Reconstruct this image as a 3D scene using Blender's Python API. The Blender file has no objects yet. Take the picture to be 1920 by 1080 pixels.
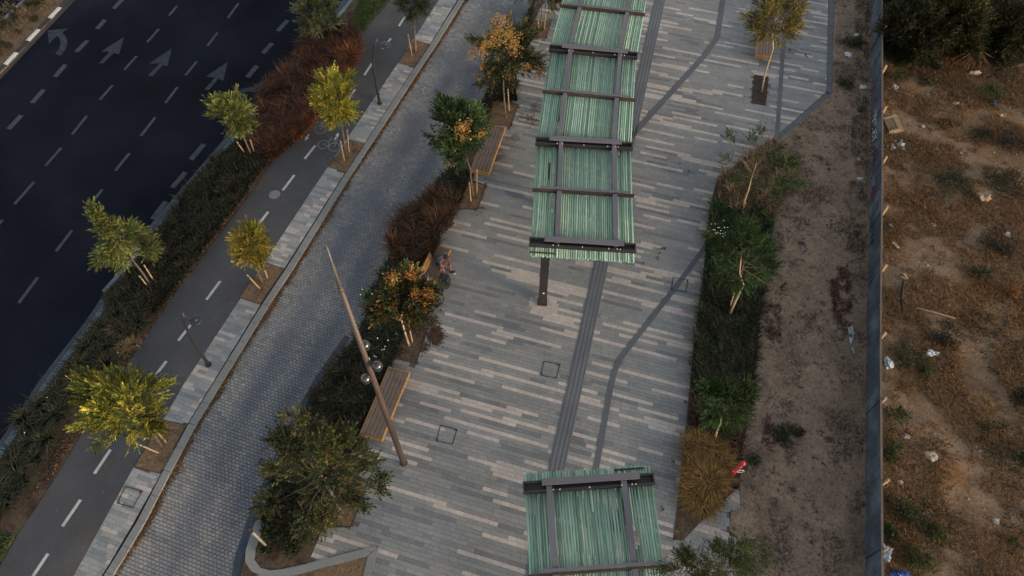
import bpy, math, random
import numpy as np
from mathutils import Vector, Matrix, noise as mnoise

random.seed(7)
rng = np.random.default_rng(7)
S = bpy.context.scene
C = S.collection

# ------------------------------------------------------------------ camera, sky, sun, exposure
CAM_H, FOC, PITCH = 27.0, 1400.0, math.radians(57.0)     # metres up, focal length in photo pixels, angle below horizon
cam = bpy.data.cameras.new('drone_camera'); camo = bpy.data.objects.new('drone_camera', cam); C.objects.link(camo)
cam.sensor_width = 36.0; cam.lens = FOC / 1920 * 36; cam.clip_start = 0.1; cam.clip_end = 900
camo.location = (0, 0, CAM_H); camo.rotation_euler = (math.pi / 2 - PITCH, 0, 0)
S.camera = camo
W = bpy.data.worlds.new('World'); S.world = W; W.use_nodes = True
wn = W.node_tree.nodes; wl = W.node_tree.links
sky = wn.new('ShaderNodeTexSky'); sky.sky_type = 'NISHITA'; sky.sun_disc = False
SUN_EL, SUN_AZ = math.radians(11), math.radians(122)
sky.sun_elevation = SUN_EL; sky.sun_rotation = SUN_AZ; sky.altitude = 100; sky.dust_density = 1.5
wn['Background'].inputs['Strength'].default_value = 0.15
hs = wn.new('ShaderNodeHueSaturation'); hs.inputs['Saturation'].default_value = .36      # hazy, milky dusk sky
wl.new(sky.outputs[0], hs.inputs['Color']); wl.new(hs.outputs[0], wn['Background'].inputs['Color'])
sl = bpy.data.lights.new('sun', 'SUN'); sl.energy = 1.15; sl.angle = math.radians(12); sl.color = (1.0, 0.68, 0.36)
so = bpy.data.objects.new('sun', sl); C.objects.link(so)
sd = Vector((math.sin(SUN_AZ) * math.cos(SUN_EL), math.cos(SUN_AZ) * math.cos(SUN_EL), math.sin(SUN_EL)))
so.rotation_euler = sd.to_track_quat('Z', 'Y').to_euler(); so.location = sd * 60
S.view_settings.view_transform = 'Standard'; S.view_settings.look = 'None'
S.view_settings.exposure = 1.3; S.view_settings.gamma = 1.0; S.view_settings.use_curve_mapping = False
S.cycles.max_bounces = 6; S.cycles.diffuse_bounces = 3; S.cycles.transparent_max_bounces = 8

# ------------------------------------------------------------------ geometry helpers
def ray(u, v):
    x = (u - 960) / FOC; y = -(v - 540) / FOC
    return np.array([x, math.cos(PITCH) + y * math.sin(PITCH), -math.sin(PITCH) + y * math.cos(PITCH)])
def G(u, v, z=0.0):
    d = ray(u, v); p = d * ((CAM_H - z) / -d[2]); p[2] = z
    return p
def V(u, v, y0):
    d = ray(u, v); p = d * (y0 / d[1]); p[2] += CAM_H
    return p
def mpp(p):                                   # metres per photo pixel at a point
    return (p[1] * math.cos(PITCH) + (CAM_H - p[2]) * math.sin(PITCH)) / FOC
def PX(poly, z=0.0): return [G(u, v, z) for u, v in poly]
def inpoly(P, poly):                          # P (N,2)
    P = np.asarray(P); poly = np.asarray(poly)[:, :2]; x, y = P[:, 0], P[:, 1]
    r = np.zeros(len(P), bool); j = len(poly) - 1
    for i in range(len(poly)):
        xi, yi = poly[i]; xj, yj = poly[j]
        if yi != yj:
            r ^= ((yi > y) != (yj > y)) & (x < (xj - xi) * (y - yi) / (yj - yi) + xi)
        j = i
    return r
def sample(poly, n):
    poly = np.asarray(poly)[:, :2]; lo, hi = poly.min(0), poly.max(0); out = np.zeros((0, 2))
    while len(out) < n:
        q = lo + rng.random((n * 2, 2)) * (hi - lo); out = np.vstack([out, q[inpoly(q, poly)]])
    return out[:n]
def area(poly):
    p = np.asarray(poly)[:, :2]; x, y = p[:, 0], p[:, 1]
    return abs(np.dot(x, np.roll(y, 1)) - np.dot(y, np.roll(x, 1))) / 2
def npnoise(x, y, s, seed=0.0):
    return np.array([mnoise.noise((a * s + seed, b * s - seed, seed)) for a, b in zip(x, y)])

WL = {}
def base(o): return WL.get(o.name, np.zeros(3)) if o is not None else np.zeros(3)
def tag(o, label=None, cat=None, group=None, kind=None):
    if label: o['label'] = label
    if cat: o['category'] = cat
    if group: o['group'] = group
    if kind: o['kind'] = kind
    return o
def thing(name, label, cat, loc, group=None):
    o = bpy.data.objects.new(name, None); C.objects.link(o); o.location = tuple(loc); o.empty_display_size = .2
    WL[o.name] = np.array(loc, float)
    return tag(o, label, cat, group)
def link(name, me, parent=None, loc=None):
    o = bpy.data.objects.new(name, me); C.objects.link(o)
    if parent is not None: o.parent = parent
    w = base(parent) if loc is None else np.array(loc, float)
    o.location = tuple(w - base(parent)); WL[o.name] = w
    return o
def mk(name, verts, faces, mat, parent=None, cols=None, smooth=False, mi=None, loc=None):
    """mesh from world-space verts"""
    w = base(parent) if loc is None else np.array(loc, float)
    v = np.asarray(verts, float).reshape(-1, 3) - w
    me = bpy.data.meshes.new(name)
    if isinstance(faces, np.ndarray):
        n, k = faces.shape
        me.vertices.add(len(v)); me.vertices.foreach_set('co', v.ravel())
        me.loops.add(n * k); me.loops.foreach_set('vertex_index', faces.ravel().astype(np.int32))
        me.polygons.add(n); me.polygons.foreach_set('loop_start', np.arange(0, n * k, k, dtype=np.int32))
        me.polygons.foreach_set('loop_total', np.full(n, k, np.int32)); me.update(calc_edges=True)
    else:
        me.from_pydata(v.tolist(), [], faces); me.update()
    for m in (mat if isinstance(mat, (list, tuple)) else [mat]): me.materials.append(m)
    if mi is not None: me.polygons.foreach_set('material_index', np.asarray(mi, np.int32))
    if cols is not None:
        a = me.color_attributes.new('Col', 'FLOAT_COLOR', 'POINT')
        c = np.ones((len(v), 4), np.float32); c[:, :3] = cols; a.data.foreach_set('color', c.ravel())
    me.polygons.foreach_set('use_smooth', np.full(len(me.polygons), bool(smooth)))
    return link(name, me, parent, loc)

class MB:
    def __init__(s): s.v = []; s.f = []; s.m = []
    def add(s, vs, fs, m=0):
        k = len(s.v); s.v += [tuple(p) for p in vs]; s.f += [[i + k for i in f] for f in fs]; s.m += [m] * len(fs)
    def hexa(s, b, t, m=0):                   # 4 bottom + 4 top points, counter-clockwise
        s.add(list(b) + list(t), [[3, 2, 1, 0], [4, 5, 6, 7], [0, 1, 5, 4], [1, 2, 6, 5], [2, 3, 7, 6], [3, 0, 4, 7]], m)
    def box(s, c, ax, ay, az, lx, ly, lz, m=0):
        c = np.array(c, float); ax, ay, az = [np.array(a, float) / np.linalg.norm(a) for a in (ax, ay, az)]
        q = [c + ax * sx * lx / 2 + ay * sy * ly / 2 for sx, sy in ((-1, -1), (1, -1), (1, 1), (-1, 1))]
        s.hexa([p - az * lz / 2 for p in q], [p + az * lz / 2 for p in q], m)
    def prism(s, poly, z0, z1, m=0):
        n = len(poly); a = np.asarray(poly)[:, :2]
        if np.dot(a[:, 0], np.roll(a[:, 1], -1)) - np.dot(a[:, 1], np.roll(a[:, 0], -1)) < 0: a = a[::-1]
        vs = [(x, y, z0) for x, y in a] + [(x, y, z1) for x, y in a]
        s.add(vs, [list(range(n, 2 * n))] + [[i, (i + 1) % n, n + (i + 1) % n, n + i] for i in range(n)], m)
    def tube(s, pts, rad, n=8, m=0, cap=True):
        pts = [np.array(p, float) for p in pts]; k0 = len(s.v); N = len(pts)
        if not hasattr(rad, '__len__'): rad = [rad] * N
        ref = None
        for i, p in enumerate(pts):
            t = pts[min(i + 1, N - 1)] - pts[max(i - 1, 0)]; t = t / (np.linalg.norm(t) + 1e-9)
            if ref is None:
                ref = np.cross(t, [0, 0, 1]) if abs(t[2]) < .9 else np.cross(t, [1, 0, 0])
            a = ref - t * np.dot(ref, t); a /= np.linalg.norm(a) + 1e-9; b = np.cross(t, a); ref = a
            for j in range(n):
                th = 2 * math.pi * j / n; s.v.append(tuple(p + rad[i] * (a * math.cos(th) + b * math.sin(th))))
        for i in range(N - 1):
            for j in range(n):
                s.f.append([k0 + i * n + j, k0 + i * n + (j + 1) % n, k0 + (i + 1) * n + (j + 1) % n, k0 + (i + 1) * n + j]); s.m.append(m)
        if cap:
            s.f.append([k0 + j for j in range(n)][::-1]); s.m.append(m)
            s.f.append([k0 + (N - 1) * n + j for j in range(n)]); s.m.append(m)
    def sphere(s, c, r, n=12, m=0, jit=0, seed=0):
        c = np.array(c, float); r = np.array(r if hasattr(r, '__len__') else (r, r, r), float); k = n // 2
        vs = []; rs = random.Random(seed)
        for i in range(k + 1):
            for j in range(n):
                a, b = math.pi * i / k, 2 * math.pi * j / n; q = np.array([math.sin(a) * math.cos(b), math.sin(a) * math.sin(b), math.cos(a)])
                w = 1 + jit * mnoise.noise(tuple(q * 1.7 + seed * 3.1)) if jit else 1
                vs.append(c + r * q * w)
        fs = []
        for i in range(k):
            for j in range(n):
                a, b, d, e = i * n + j, (i + 1) * n + j, (i + 1) * n + (j + 1) % n, i * n + (j + 1) % n
                if i == 0: fs.append([a, b, d])
                elif i == k - 1: fs.append([a, b, e])
                else: fs.append([a, b, d, e])
        s.add(vs, fs, m)
    def strip(s, pts, w, z, m=0):             # flat ribbon along ground points
        P = [np.array(p[:2], float) for p in pts]; L = []; R = []; N = len(P)
        for i in range(N):
            t0 = P[i] - P[i - 1] if i else P[1] - P[0]; t1 = P[i + 1] - P[i] if i < N - 1 else t0
            t0 /= np.linalg.norm(t0); t1 /= np.linalg.norm(t1); t = t0 + t1; t /= np.linalg.norm(t)
            nn = np.array([-t[1], t[0]]); k = w / 2 / max(.5, np.dot(nn, [-t0[1], t0[0]]))
            L.append((*(P[i] + nn * k), z)); R.append((*(P[i] - nn * k), z))
        s.add(R + L, [[i, i + 1, N + i + 1, N + i] for i in range(N - 1)], m)
    def build(s, name, mat, parent=None, smooth=False, loc=None):
        return mk(name, s.v, s.f, mat, parent, None, smooth, s.m, loc)

# ------------------------------------------------------------------ materials
def nodes(m): m.use_nodes = True; return m.node_tree.nodes, m.node_tree.links
def pmat(name, col=None, rough=.85, var=.25, s1=1.2, s2=14.0, bump=0.0, bs=30.0, metal=0.0, spec=.3, tint=None, ts=.35, tpos=(.5, .65), stretch=None):
    """principled; base colour (or the Col attribute) varied by two scales of noise; optional second tint in patches"""
    m = bpy.data.materials.new(name); N, L = nodes(m); b = N['Principled BSDF']
    b.inputs['Roughness'].default_value = rough; b.inputs['Metallic'].default_value = metal; b.inputs['Specular IOR Level'].default_value = spec
    geo = N.new('ShaderNodeNewGeometry'); pos = geo.outputs['Position']
    if stretch:
        mp = N.new('ShaderNodeMapping'); mp.inputs['Scale'].default_value = stretch; mp.inputs['Rotation'].default_value = (0, 0, math.radians(13))
        L.new(pos, mp.inputs[0]); pos = mp.outputs[0]
    def nz(scale, det=4):
        n = N.new('ShaderNodeTexNoise'); n.inputs['Scale'].default_value = scale; n.inputs['Detail'].default_value = det; L.new(pos, n.inputs['Vector']); return n.outputs['Fac']
    def mr(x, a, c, lo=.3, hi=.7):
        r = N.new('ShaderNodeMapRange'); r.inputs[1].default_value = lo; r.inputs[2].default_value = hi; r.inputs[3].default_value = a; r.inputs[4].default_value = c; L.new(x, r.inputs[0]); return r.outputs[0]
    if col is None:
        at = N.new('ShaderNodeAttribute'); at.attribute_name = 'Col'; out = at.outputs['Color']
    else:
        rg = N.new('ShaderNodeRGB'); rg.outputs[0].default_value = (*col, 1); out = rg.outputs[0]
    if tint:
        mx = N.new('ShaderNodeMix'); mx.data_type = 'RGBA'; L.new(mr(nz(ts, 6), 0, 1, *tpos), mx.inputs[0]); L.new(out, mx.inputs[6]); mx.inputs[7].default_value = (*tint, 1); out = mx.outputs[2]
    for sc in (s1, s2):
        mx = N.new('ShaderNodeMix'); mx.data_type = 'RGBA'; mx.blend_type = 'MULTIPLY'; mx.inputs[0].default_value = 1
        L.new(out, mx.inputs[6]); L.new(mr(nz(sc), 1 - var, 1 + var), mx.inputs[7]); out = mx.outputs[2]
    L.new(out, b.inputs['Base Color'])
    if bump:
        bp = N.new('ShaderNodeBump'); bp.inputs['Strength'].default_value = bump; bp.inputs['Distance'].default_value = .02; L.new(nz(bs, 6), bp.inputs['Height']); L.new(bp.outputs[0], b.inputs['Normal'])
    return m
def leafmat(name, trans=.3, rough=.55):
    m = bpy.data.materials.new(name); N, L = nodes(m); b = N['Principled BSDF']; b.inputs['Roughness'].default_value = rough; b.inputs['Specular IOR Level'].default_value = .25
    at = N.new('ShaderNodeAttribute'); at.attribute_name = 'Col'; L.new(at.outputs['Color'], b.inputs['Base Color'])
    t = N.new('ShaderNodeBsdfTranslucent'); L.new(at.outputs['Color'], t.inputs['Color']); mx = N.new('ShaderNodeMixShader'); mx.inputs[0].default_value = trans
    L.new(b.outputs[0], mx.inputs[1]); L.new(t.outputs[0], mx.inputs[2]); L.new(mx.outputs[0], N['Material Output'].inputs[0])
    return m
def dirtmat(name, cols, dark=None):
    """dry earth: patches of several soils, straw and grit"""
    m = bpy.data.materials.new(name); N, L = nodes(m); b = N['Principled BSDF']; b.inputs['Roughness'].default_value = .95; b.inputs['Specular IOR Level'].default_value = .1
    geo = N.new('ShaderNodeNewGeometry'); pos = geo.outputs['Position']
    def nz(scale, det=6, ro=.6, off=0):
        mp = N.new('ShaderNodeMapping'); mp.inputs['Location'].default_value = (off, off * 2, 0); L.new(pos, mp.inputs[0])
        n = N.new('ShaderNodeTexNoise'); n.inputs['Scale'].default_value = scale; n.inputs['Detail'].default_value = det; n.inputs['Roughness'].default_value = ro; L.new(mp.outputs[0], n.inputs['Vector']); return n.outputs['Fac']
    out = None
    rg = N.new('ShaderNodeRGB'); rg.outputs[0].default_value = (*cols[0][0], 1); out = rg.outputs[0]
    for i, (c, sc, lo, hi) in enumerate(cols[1:]):
        r = N.new('ShaderNodeMapRange'); r.inputs[1].default_value = lo; r.inputs[2].default_value = hi; L.new(nz(sc, 8, .68, 7.3 * i + 3), r.inputs[0])
        mx = N.new('ShaderNodeMix'); mx.data_type = 'RGBA'; L.new(r.outputs[0], mx.inputs[0]); L.new(out, mx.inputs[6]); mx.inputs[7].default_value = (*c, 1); out = mx.outputs[2]
    r = N.new('ShaderNodeMapRange'); r.inputs[1].default_value = .3; r.inputs[2].default_value = .7; r.inputs[3].default_value = .45; r.inputs[4].default_value = 1.55; L.new(nz(9, 8, .8), r.inputs[0])
    mx = N.new('ShaderNodeMix'); mx.data_type = 'RGBA'; mx.blend_type = 'MULTIPLY'; mx.inputs[0].default_value = 1; L.new(out, mx.inputs[6]); L.new(r.outputs[0], mx.inputs[7]); L.new(mx.outputs[2], b.inputs['Base Color'])
    bp = N.new('ShaderNodeBump'); bp.inputs['Strength'].default_value = .9; bp.inputs['Distance'].default_value = .06; L.new(nz(7, 10, .75), bp.inputs['Height']); L.new(bp.outputs[0], b.inputs['Normal'])
    return m
M = dict(
    asphalt=pmat('dark_asphalt', (.0072, .0088, .0142), .95, .36, .25, 24, .25, 90, tint=(.0115, .0138, .021), ts=.14, spec=.05),
    bike=pmat('bike_lane_asphalt', (.057, .0585, .063), .9, .16, .5, 30, .3, 90, tint=(.078, .072, .066), ts=.22, spec=.2),
    gutter=pmat('gutter_concrete', (.05, .062, .078), .9, .2, .8, 12, .2, 30),
    paver=pmat('concrete_paver', None, .85, .15, .35, 18, .15, 60, spec=.25),
    cobble=pmat('cobble_stone', None, .8, .12, .5, 20, .3, 40, tint=(.11, .12, .14), ts=.3, tpos=(.5, .68), spec=.25),
    grout=pmat('paver_joint_sand', (.085, .085, .083), .95, .2),
    kerb=pmat('kerb_concrete', (.175, .178, .172), .85, .14, .7, 14, .2, 40),
    kerbblue=pmat('roadside_kerb', (.10, .135, .15), .85, .18, .7, 14, .2, 40),
    border=pmat('dark_border_stone', (.09, .095, .105), .85, .12, .7, 14, .15, 40),
    tact=pmat('tactile_paving', (.15, .153, .157), .8, .14, .9, 20, .1, 40, tint=(.17, .145, .12), ts=1.2, tpos=(.62, .75)),
    white=pmat('road_paint_worn', (.036, .041, .048), .8, .3, 3, 25),
    faint=pmat('faded_arrow_paint', (.022, .027, .035), .85, .4, 4, 30),
    whiteb=pmat('bike_lane_paint', (.36, .36, .35), .8, .18, 3, 25),
    thinb=pmat('thin_bike_symbol_paint', (.2, .2, .195), .8, .25, 3, 25),
    kwhite=pmat('white_kerb_paint', (.5, .5, .48), .8, .12, 3, 20), kblack=pmat('black_kerb_paint', (.022, .023, .027), .7, .2, 3, 20),
    soil=dirtmat('bed_soil', [((.085, .062, .045),), ((.045, .03, .022), 1.5, .45, .65), ((.13, .09, .06), 3, .55, .7)]),
    pit=dirtmat('tree_pit_soil', [((.145, .095, .058),), ((.075, .05, .035), 2.0, .5, .68), ((.17, .12, .08), 4, .55, .7)]),
    dirt=dirtmat('dry_strip_dirt', [((.19, .138, .1),), ((.235, .172, .122), .5, .45, .65), ((.12, .085, .064), .5, .5, .68), ((.055, .042, .034), 1.4, .57, .68), ((.055, .04, .03), 4, .57, .66)]),
    lot=dirtmat('waste_ground', [((.215, .148, .096),), ((.15, .092, .052), .35, .42, .58), ((.175, .09, .036), .8, .54, .68), ((.06, .042, .03), 1.1, .56, .7), ((.22, .16, .115), .3, .6, .72), ((.06, .045, .03), 6, .58, .66)]),
    lawn=pmat('lawn_soil', (.03, .045, .018), .95, .3, 1, 20),
    steel=pmat('grey_beam_steel', (.105, .1, .11), .55, .12, .8, 20, 0, metal=.0, spec=.4), steeld=pmat('dark_beam_steel', (.022, .019, .02), .5, .2, 2, 20, spec=.4),
    rust=pmat('rusty_beam_steel', (.04, .026, .019), .7, .3, 2, 20),
    mast=pmat('bronze_mast_paint', (.07, .046, .034), .5, .1, 1, 10, spec=.4), tip=pmat('mast_tip_metal', (.14, .12, .09), .4, .1, metal=.3),
    globe=pmat('smoked_mirror_globe', (.085, .082, .082), .16, .05, metal=.75, spec=.5),
    lamp=pmat('dark_lamp_paint', (.03, .028, .028), .5, .15, spec=.4), lampd=pmat('lamp_disc_metal', (.035, .04, .055), .35, .1, metal=.3),
    wood=pmat('bench_wood', (.12, .088, .07), .75, .16, 3, 30, .2, 60), woodo=pmat('bench_edge_wood', (.25, .135, .05), .65, .14, 3, 30),
    stake=pmat('raw_timber', (.33, .22, .125), .8, .15, 4, 30), bark=pmat('tree_bark', (.13, .095, .07), .9, .3, 4, 25, .5, 30), barkl=pmat('pale_tree_bark', (.34, .24, .15), .85, .25, 4, 20, .3, 30),
    fence=pmat('weathered_sheet_metal', (.05, .065, .083), .6, .22, .9, 9, .1, 20, spec=.3, tint=(.085, .108, .13), ts=.9, tpos=(.5, .66)),
    gwhite=pmat('white_spray_paint', (.5, .54, .56), .7, .2), gred=pmat('faded_red_spray_paint', (.085, .03, .042), .7, .3, 3, 12), gblack=pmat('black_spray_paint', (.012, .013, .016), .7, .2), gfade=pmat('faded_pale_spray_paint', (.1, .12, .14), .7, .3, 3, 12),
    leaf=leafmat('leaf'), blade=leafmat('grass_blade', .2, .7), dry=leafmat('dry_blade', .15, .8),
    litter=pmat('fallen_leaves', None, .9, .2), stone=pmat('pale_stone', None, .9, .15, 5, 30, .3, 40),
    plastic=pmat('white_plastic_bag', (.44, .47, .49), .5, .1), plasticb=pmat('clear_plastic_sheet', (.3, .36, .38), .4, .2), blue=pmat('blue_tarp', (.02, .06, .24), .5, .15), blackp=pmat('black_plastic', (.02, .02, .024), .5, .2),
    card=pmat('crate_board', (.22, .165, .11), .85, .15, 4, 30), rubber=pmat('black_rubber', (.015, .015, .016), .7, .1), iron=pmat('manhole_iron', (.03, .03, .032), .6, .2), lid=pmat('manhole_lid', (.15, .15, .15), .75, .15),
    skin=pmat('skin', (.2, .088, .058), .6, .05), shirt=pmat('blue_grey_shirt', (.05, .065, .1), .9, .1), hair=pmat('dark_hair', (.012, .01, .01), .6, .1), shorts=pmat('dark_shorts', (.03, .03, .04), .9, .1), shoe=pmat('black_shoe', (.015, .015, .015), .6, .1), sole=pmat('white_sole', (.6, .6, .6), .7, .05),
    purple=pmat('purple_cloth', (.09, .04, .11), .85, .15), red=pmat('red_paint', (.42, .03, .035), .4, .08), pale=pmat('pale_metal', (.5, .45, .44), .5, .1),
    post=pmat('pale_post_paint', (.2, .18, .155), .6, .1), petal=pmat('white_petal', (.75, .75, .72), .7, .05), cup=pmat('white_cup', (.75, .75, .73), .6, .05),
)
def tubemat():
    m = bpy.data.materials.new('glazed_green_tube'); N, L = nodes(m); b = N['Principled BSDF']; b.inputs['Roughness'].default_value = .5; b.inputs['Specular IOR Level'].default_value = .35
    oi = N.new('ShaderNodeObjectInfo'); geo = N.new('ShaderNodeNewGeometry')
    cr = N.new('ShaderNodeValToRGB'); e = cr.color_ramp; L.new(oi.outputs['Random'], cr.inputs[0])
    e.elements[0].position = 0; e.elements[0].color = (.14, .235, .165, 1); e.elements[1].position = 1; e.elements[1].color = (.285, .385, .265, 1)
    for p, c in ((.3, (.18, .30, .22)), (.55, (.235, .375, .275)), (.8, (.2, .32, .245))):
        x = e.elements.new(p); x.color = (*c, 1)
    mp = N.new('ShaderNodeMapping'); mp.inputs['Scale'].default_value = (9, 1.1, 9); L.new(geo.outputs['Position'], mp.inputs[0])
    n = N.new('ShaderNodeTexNoise'); n.inputs['Scale'].default_value = 1.6; n.inputs['Detail'].default_value = 5; L.new(mp.outputs[0], n.inputs['Vector'])
    r = N.new('ShaderNodeMapRange'); r.inputs[1].default_value = .3; r.inputs[2].default_value = .7; r.inputs[3].default_value = .78; r.inputs[4].default_value = 1.2; L.new(n.outputs['Fac'], r.inputs[0])
    mx = N.new('ShaderNodeMix'); mx.data_type = 'RGBA'; mx.blend_type = 'MULTIPLY'; mx.inputs[0].default_value = 1; L.new(cr.outputs[0], mx.inputs[6]); L.new(r.outputs[0], mx.inputs[7]); L.new(mx.outputs[2], b.inputs['Base Color'])
    return m
M['tube'] = tubemat()

# ------------------------------------------------------------------ outlines traced on the ground (photo pixels)
ZR, ZP = 0.0, 0.12                              # road level, pavement level
ROAD_R = [(-240, 1180), (0, 842), (37, 787), (78, 722), (123, 663), (167, 607), (197, 562), (191, 545), (247, 483), (300, 418), (409, 290), (480, 207), (627, 34), (655, 0), (740, -100)]
BIKE_L = [(-120, 1240), (0, 1060), (33, 1003), (80, 933), (133, 850), (157, 807), (253, 660), (333, 543), (473, 360), (513, 300), (587, 203), (637, 133), (677, 65), (732, 0), (815, -100)]
WALK_L = [(35, 1240), (138, 1080), (250, 877), (312, 777), (345, 720), (453, 557), (497, 490), (583, 360), (653, 257), (745, 120), (823, 0), (890, -100)]
WALK_R = [(90, 1240), (190, 1080), (207, 1053), (248, 983), (302, 887), (350, 797), (488, 571), (533, 503), (647, 323), (684, 268), (777, 127), (808, 80), (857, 0), (922, -100)]
KERB_R = [(110, 1240), (211, 1080), (228, 1053), (270, 983), (319, 887), (367, 797), (505, 571), (550, 503), (661, 323), (697, 268), (789, 127), (820, 80), (870, 0), (936, -100)]
COB_R = [(430, 1240), (450, 1090), (455, 1060), (459, 1040), (480, 975), (515, 890), (560, 790), (607, 707), (660, 630), (697, 555), (733, 445), (802, 367), (834, 315), (904, 193), (927, 151), (967, 64), (1004, 0), (1060, -100)]
BED_R = [(478, 1080), (505, 1073), (578, 1055), (606, 991), (658, 988), (690, 905), (660, 880), (684, 834), (731, 688), (739, 671), (780, 682), (800, 623), (790, 620), (823, 462), (826, 440), (848, 423), (852, 403), (864, 393), (895, 392), (912, 347), (887, 338), (916, 233), (958, 237), (971, 198), (958, 190), (985, 70), (1023, 72), (1033, 42), (1003, 38), (1030, -20), (1080, -100)]
PLZ_R = [(1250, 1240), (1258, 1080), (1262, 1013), (1275, 900), (1286, 800), (1300, 650), (1322, 480), (1331, 385), (1345, 335), (1446, 262), (1498, 218), (1549, 172), (1553, 0), (1556, -100)]
PLZ_O = [(1457, 265), (1503, 229), (1560, 177), (1564, 0), (1567, -100)]
MED_R = [(-300, 448), (0, 134), (128, 0), (224, -100)]
MED_L = [(-300, 340), (0, 38), (42, 0), (150, -100)]
FEN_B = [(1632, -100), (1632, 10), (1628, 360), (1622, 593), (1620, 720), (1618, 1080), (1617, 1240)]

def sheet(name, poly, z, mat, depth=.35, parent=None, kind='structure', label=None):
    mb = MB(); mb.prism(poly, z - depth, z); o = mb.build(name, mat, parent)
    if parent is None: tag(o, kind=kind)
    return o
# ground to the horizon, under everything
mk('ground', [(-400, -400, -.45), (400, -400, -.45), (400, 600, -.45), (-400, 600, -.45)], [[0, 1, 2, 3]], M['dirt'])['kind'] = 'structure'
far_l = [G(-900, 1240), G(-900, -100)]
sheet('road', PX(ROAD_R) + [np.array([-40, 48, 0]), np.array([-60, 48, 0]), np.array([-60, 3, 0])], ZR, M['asphalt'])
sheet('bike_lane', PX(BIKE_L, ZP) + PX(WALK_L, ZP)[::-1], ZP, M['bike'])
sheet('planting_strip', PX(ROAD_R, ZP - .01) + PX(BIKE_L, ZP - .01)[::-1], ZP - .012, M['soil'])
walk = sheet('walkway', PX(WALK_L, ZP - .012) + PX(WALK_R, ZP - .012)[::-1], ZP - .012, M['grout'])
lane = sheet('cobbled_lane', PX(KERB_R) + PX(COB_R)[::-1], ZR + .01, pmat('cobble_joint_sand', (.035, .036, .038), .95, .2))
bed = sheet('planting_bed', PX(COB_R, ZP) + PX(BED_R, ZP)[::-1], ZP + .008, M['soil'])
plaza = sheet('plaza', PX([(440, 1240), (470, 1085)], ZP - .012) + PX(BED_R, ZP - .012) + PX(PLZ_R, ZP - .012)[::-1], ZP - .012, M['grout'])
BEDB = PX([(1262, 1013), (1275, 900), (1286, 800), (1300, 650), (1322, 480), (1331, 385), (1345, 335), (1446, 262), (1470, 290), (1492, 330), (1455, 400), (1442, 480), (1427, 560), (1416, 650), (1410, 740), (1396, 800), (1386, 905), (1312, 981), (1281, 1013)], ZP)
sheet('verge_bed', BEDB, ZP + .012, M['soil'])
TRI = PX([(1281, 1013), (1312, 981), (1386, 912), (1389, 957), (1370, 959), (1367, 1000), (1381, 1006), (1378, 1240), (1240, 1240), (1262, 1013)], ZP - .012)
tri = sheet('pavement_corner', TRI, ZP - .01, M['grout'])
median = sheet('median', PX(MED_R, ZP) + PX(MED_L, ZP)[::-1], ZP - .03, M['pit'])

def grid(name, x0, x1, y0, y1, step, z, amp, mat, seed, edge=None):
    nx, ny = int((x1 - x0) / step) + 1, int((y1 - y0) / step) + 1
    X, Y = np.meshgrid(np.linspace(x0, x1, nx), np.linspace(y0, y1, ny)); X, Y = X.ravel(), Y.ravel()
    Z = z + amp * (npnoise(X, Y, .45, seed) * 1.0 + npnoise(X, Y, 1.7, seed + 5) * .5 + npnoise(X, Y, 5, seed + 9) * .25)
    if edge is not None: Z = edge(X, Y, Z)
    i = np.arange(nx * ny).reshape(ny, nx); F = np.stack([i[:-1, :-1], i[:-1, 1:], i[1:, 1:], i[1:, :-1]], -1).reshape(-1, 4)
    o = mk(name, np.stack([X, Y, Z], 1), F, mat, smooth=True); o['kind'] = 'structure'; return o
fx = [(p[1], p[0]) for p in PX(FEN_B)]; fx.sort()
def fence_x(y): return np.interp(y, [a for a, _ in fx], [b for _, b in fx])
# dirt verge between the plaza and the fence: outline polygon, cut finely
verge_poly = PX(PLZ_O[::-1], .1) + PX([(1457, 265), (1470, 290), (1492, 330), (1455, 400), (1442, 480), (1427, 560), (1416, 650), (1410, 740), (1396, 800), (1386, 905), (1389, 957), (1370, 959), (1367, 1000), (1381, 1006), (1378, 1240)], .1)
vz = np.array([p[1] for p in verge_poly]); vx = np.array([p[0] for p in verge_poly])
def verge_left(y):
    o = np.argsort(vz); return np.interp(y, vz[o], vx[o])
rows = np.arange(1.0, 46, .14); cols_n = 44; vv = []
for y in rows:
    a, b_ = float(verge_left(y)), float(fence_x(y)) + .05
    for k in range(cols_n):
        t = k / (cols_n - 1); x = a + (b_ - a) * t
        n = mnoise.noise((x * .6, y * .6, 1.3)) * .03 + mnoise.noise((x * 2.5, y * 2.5, 4)) * .035 + mnoise.noise((x * 7, y * 7, 9)) * .016
        vv.append((x, y, ZP + .015 + (n + .02) * min(1, k / 4)))
i = np.arange(len(vv)).reshape(len(rows), cols_n); F = np.stack([i[:-1, :-1], i[:-1, 1:], i[1:, 1:], i[1:, :-1]], -1).reshape(-1, 4)
mk('dirt_verge', vv, F, M['dirt'], smooth=True)['kind'] = 'structure'
vv = []; cn = 130
for y in rows:
    a = float(fence_x(y)) + .05
    for k in range(cn):
        x = a + k * .16 * (1 + k * .004)
        n = mnoise.noise((x * .35, y * .35, 2.3)) * .12 + mnoise.noise((x * 1.4, y * 1.4, 4)) * .05 + mnoise.noise((x * 5, y * 5, 9)) * .018
        vv.append((x, y, .14 + n))
i = np.arange(len(vv)).reshape(len(rows), cn); F = np.stack([i[:-1, :-1], i[:-1, 1:], i[1:, 1:], i[1:, :-1]], -1).reshape(-1, 4)
mk('waste_ground', vv, F, M['lot'], smooth=True)['kind'] = 'structure'
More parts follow.
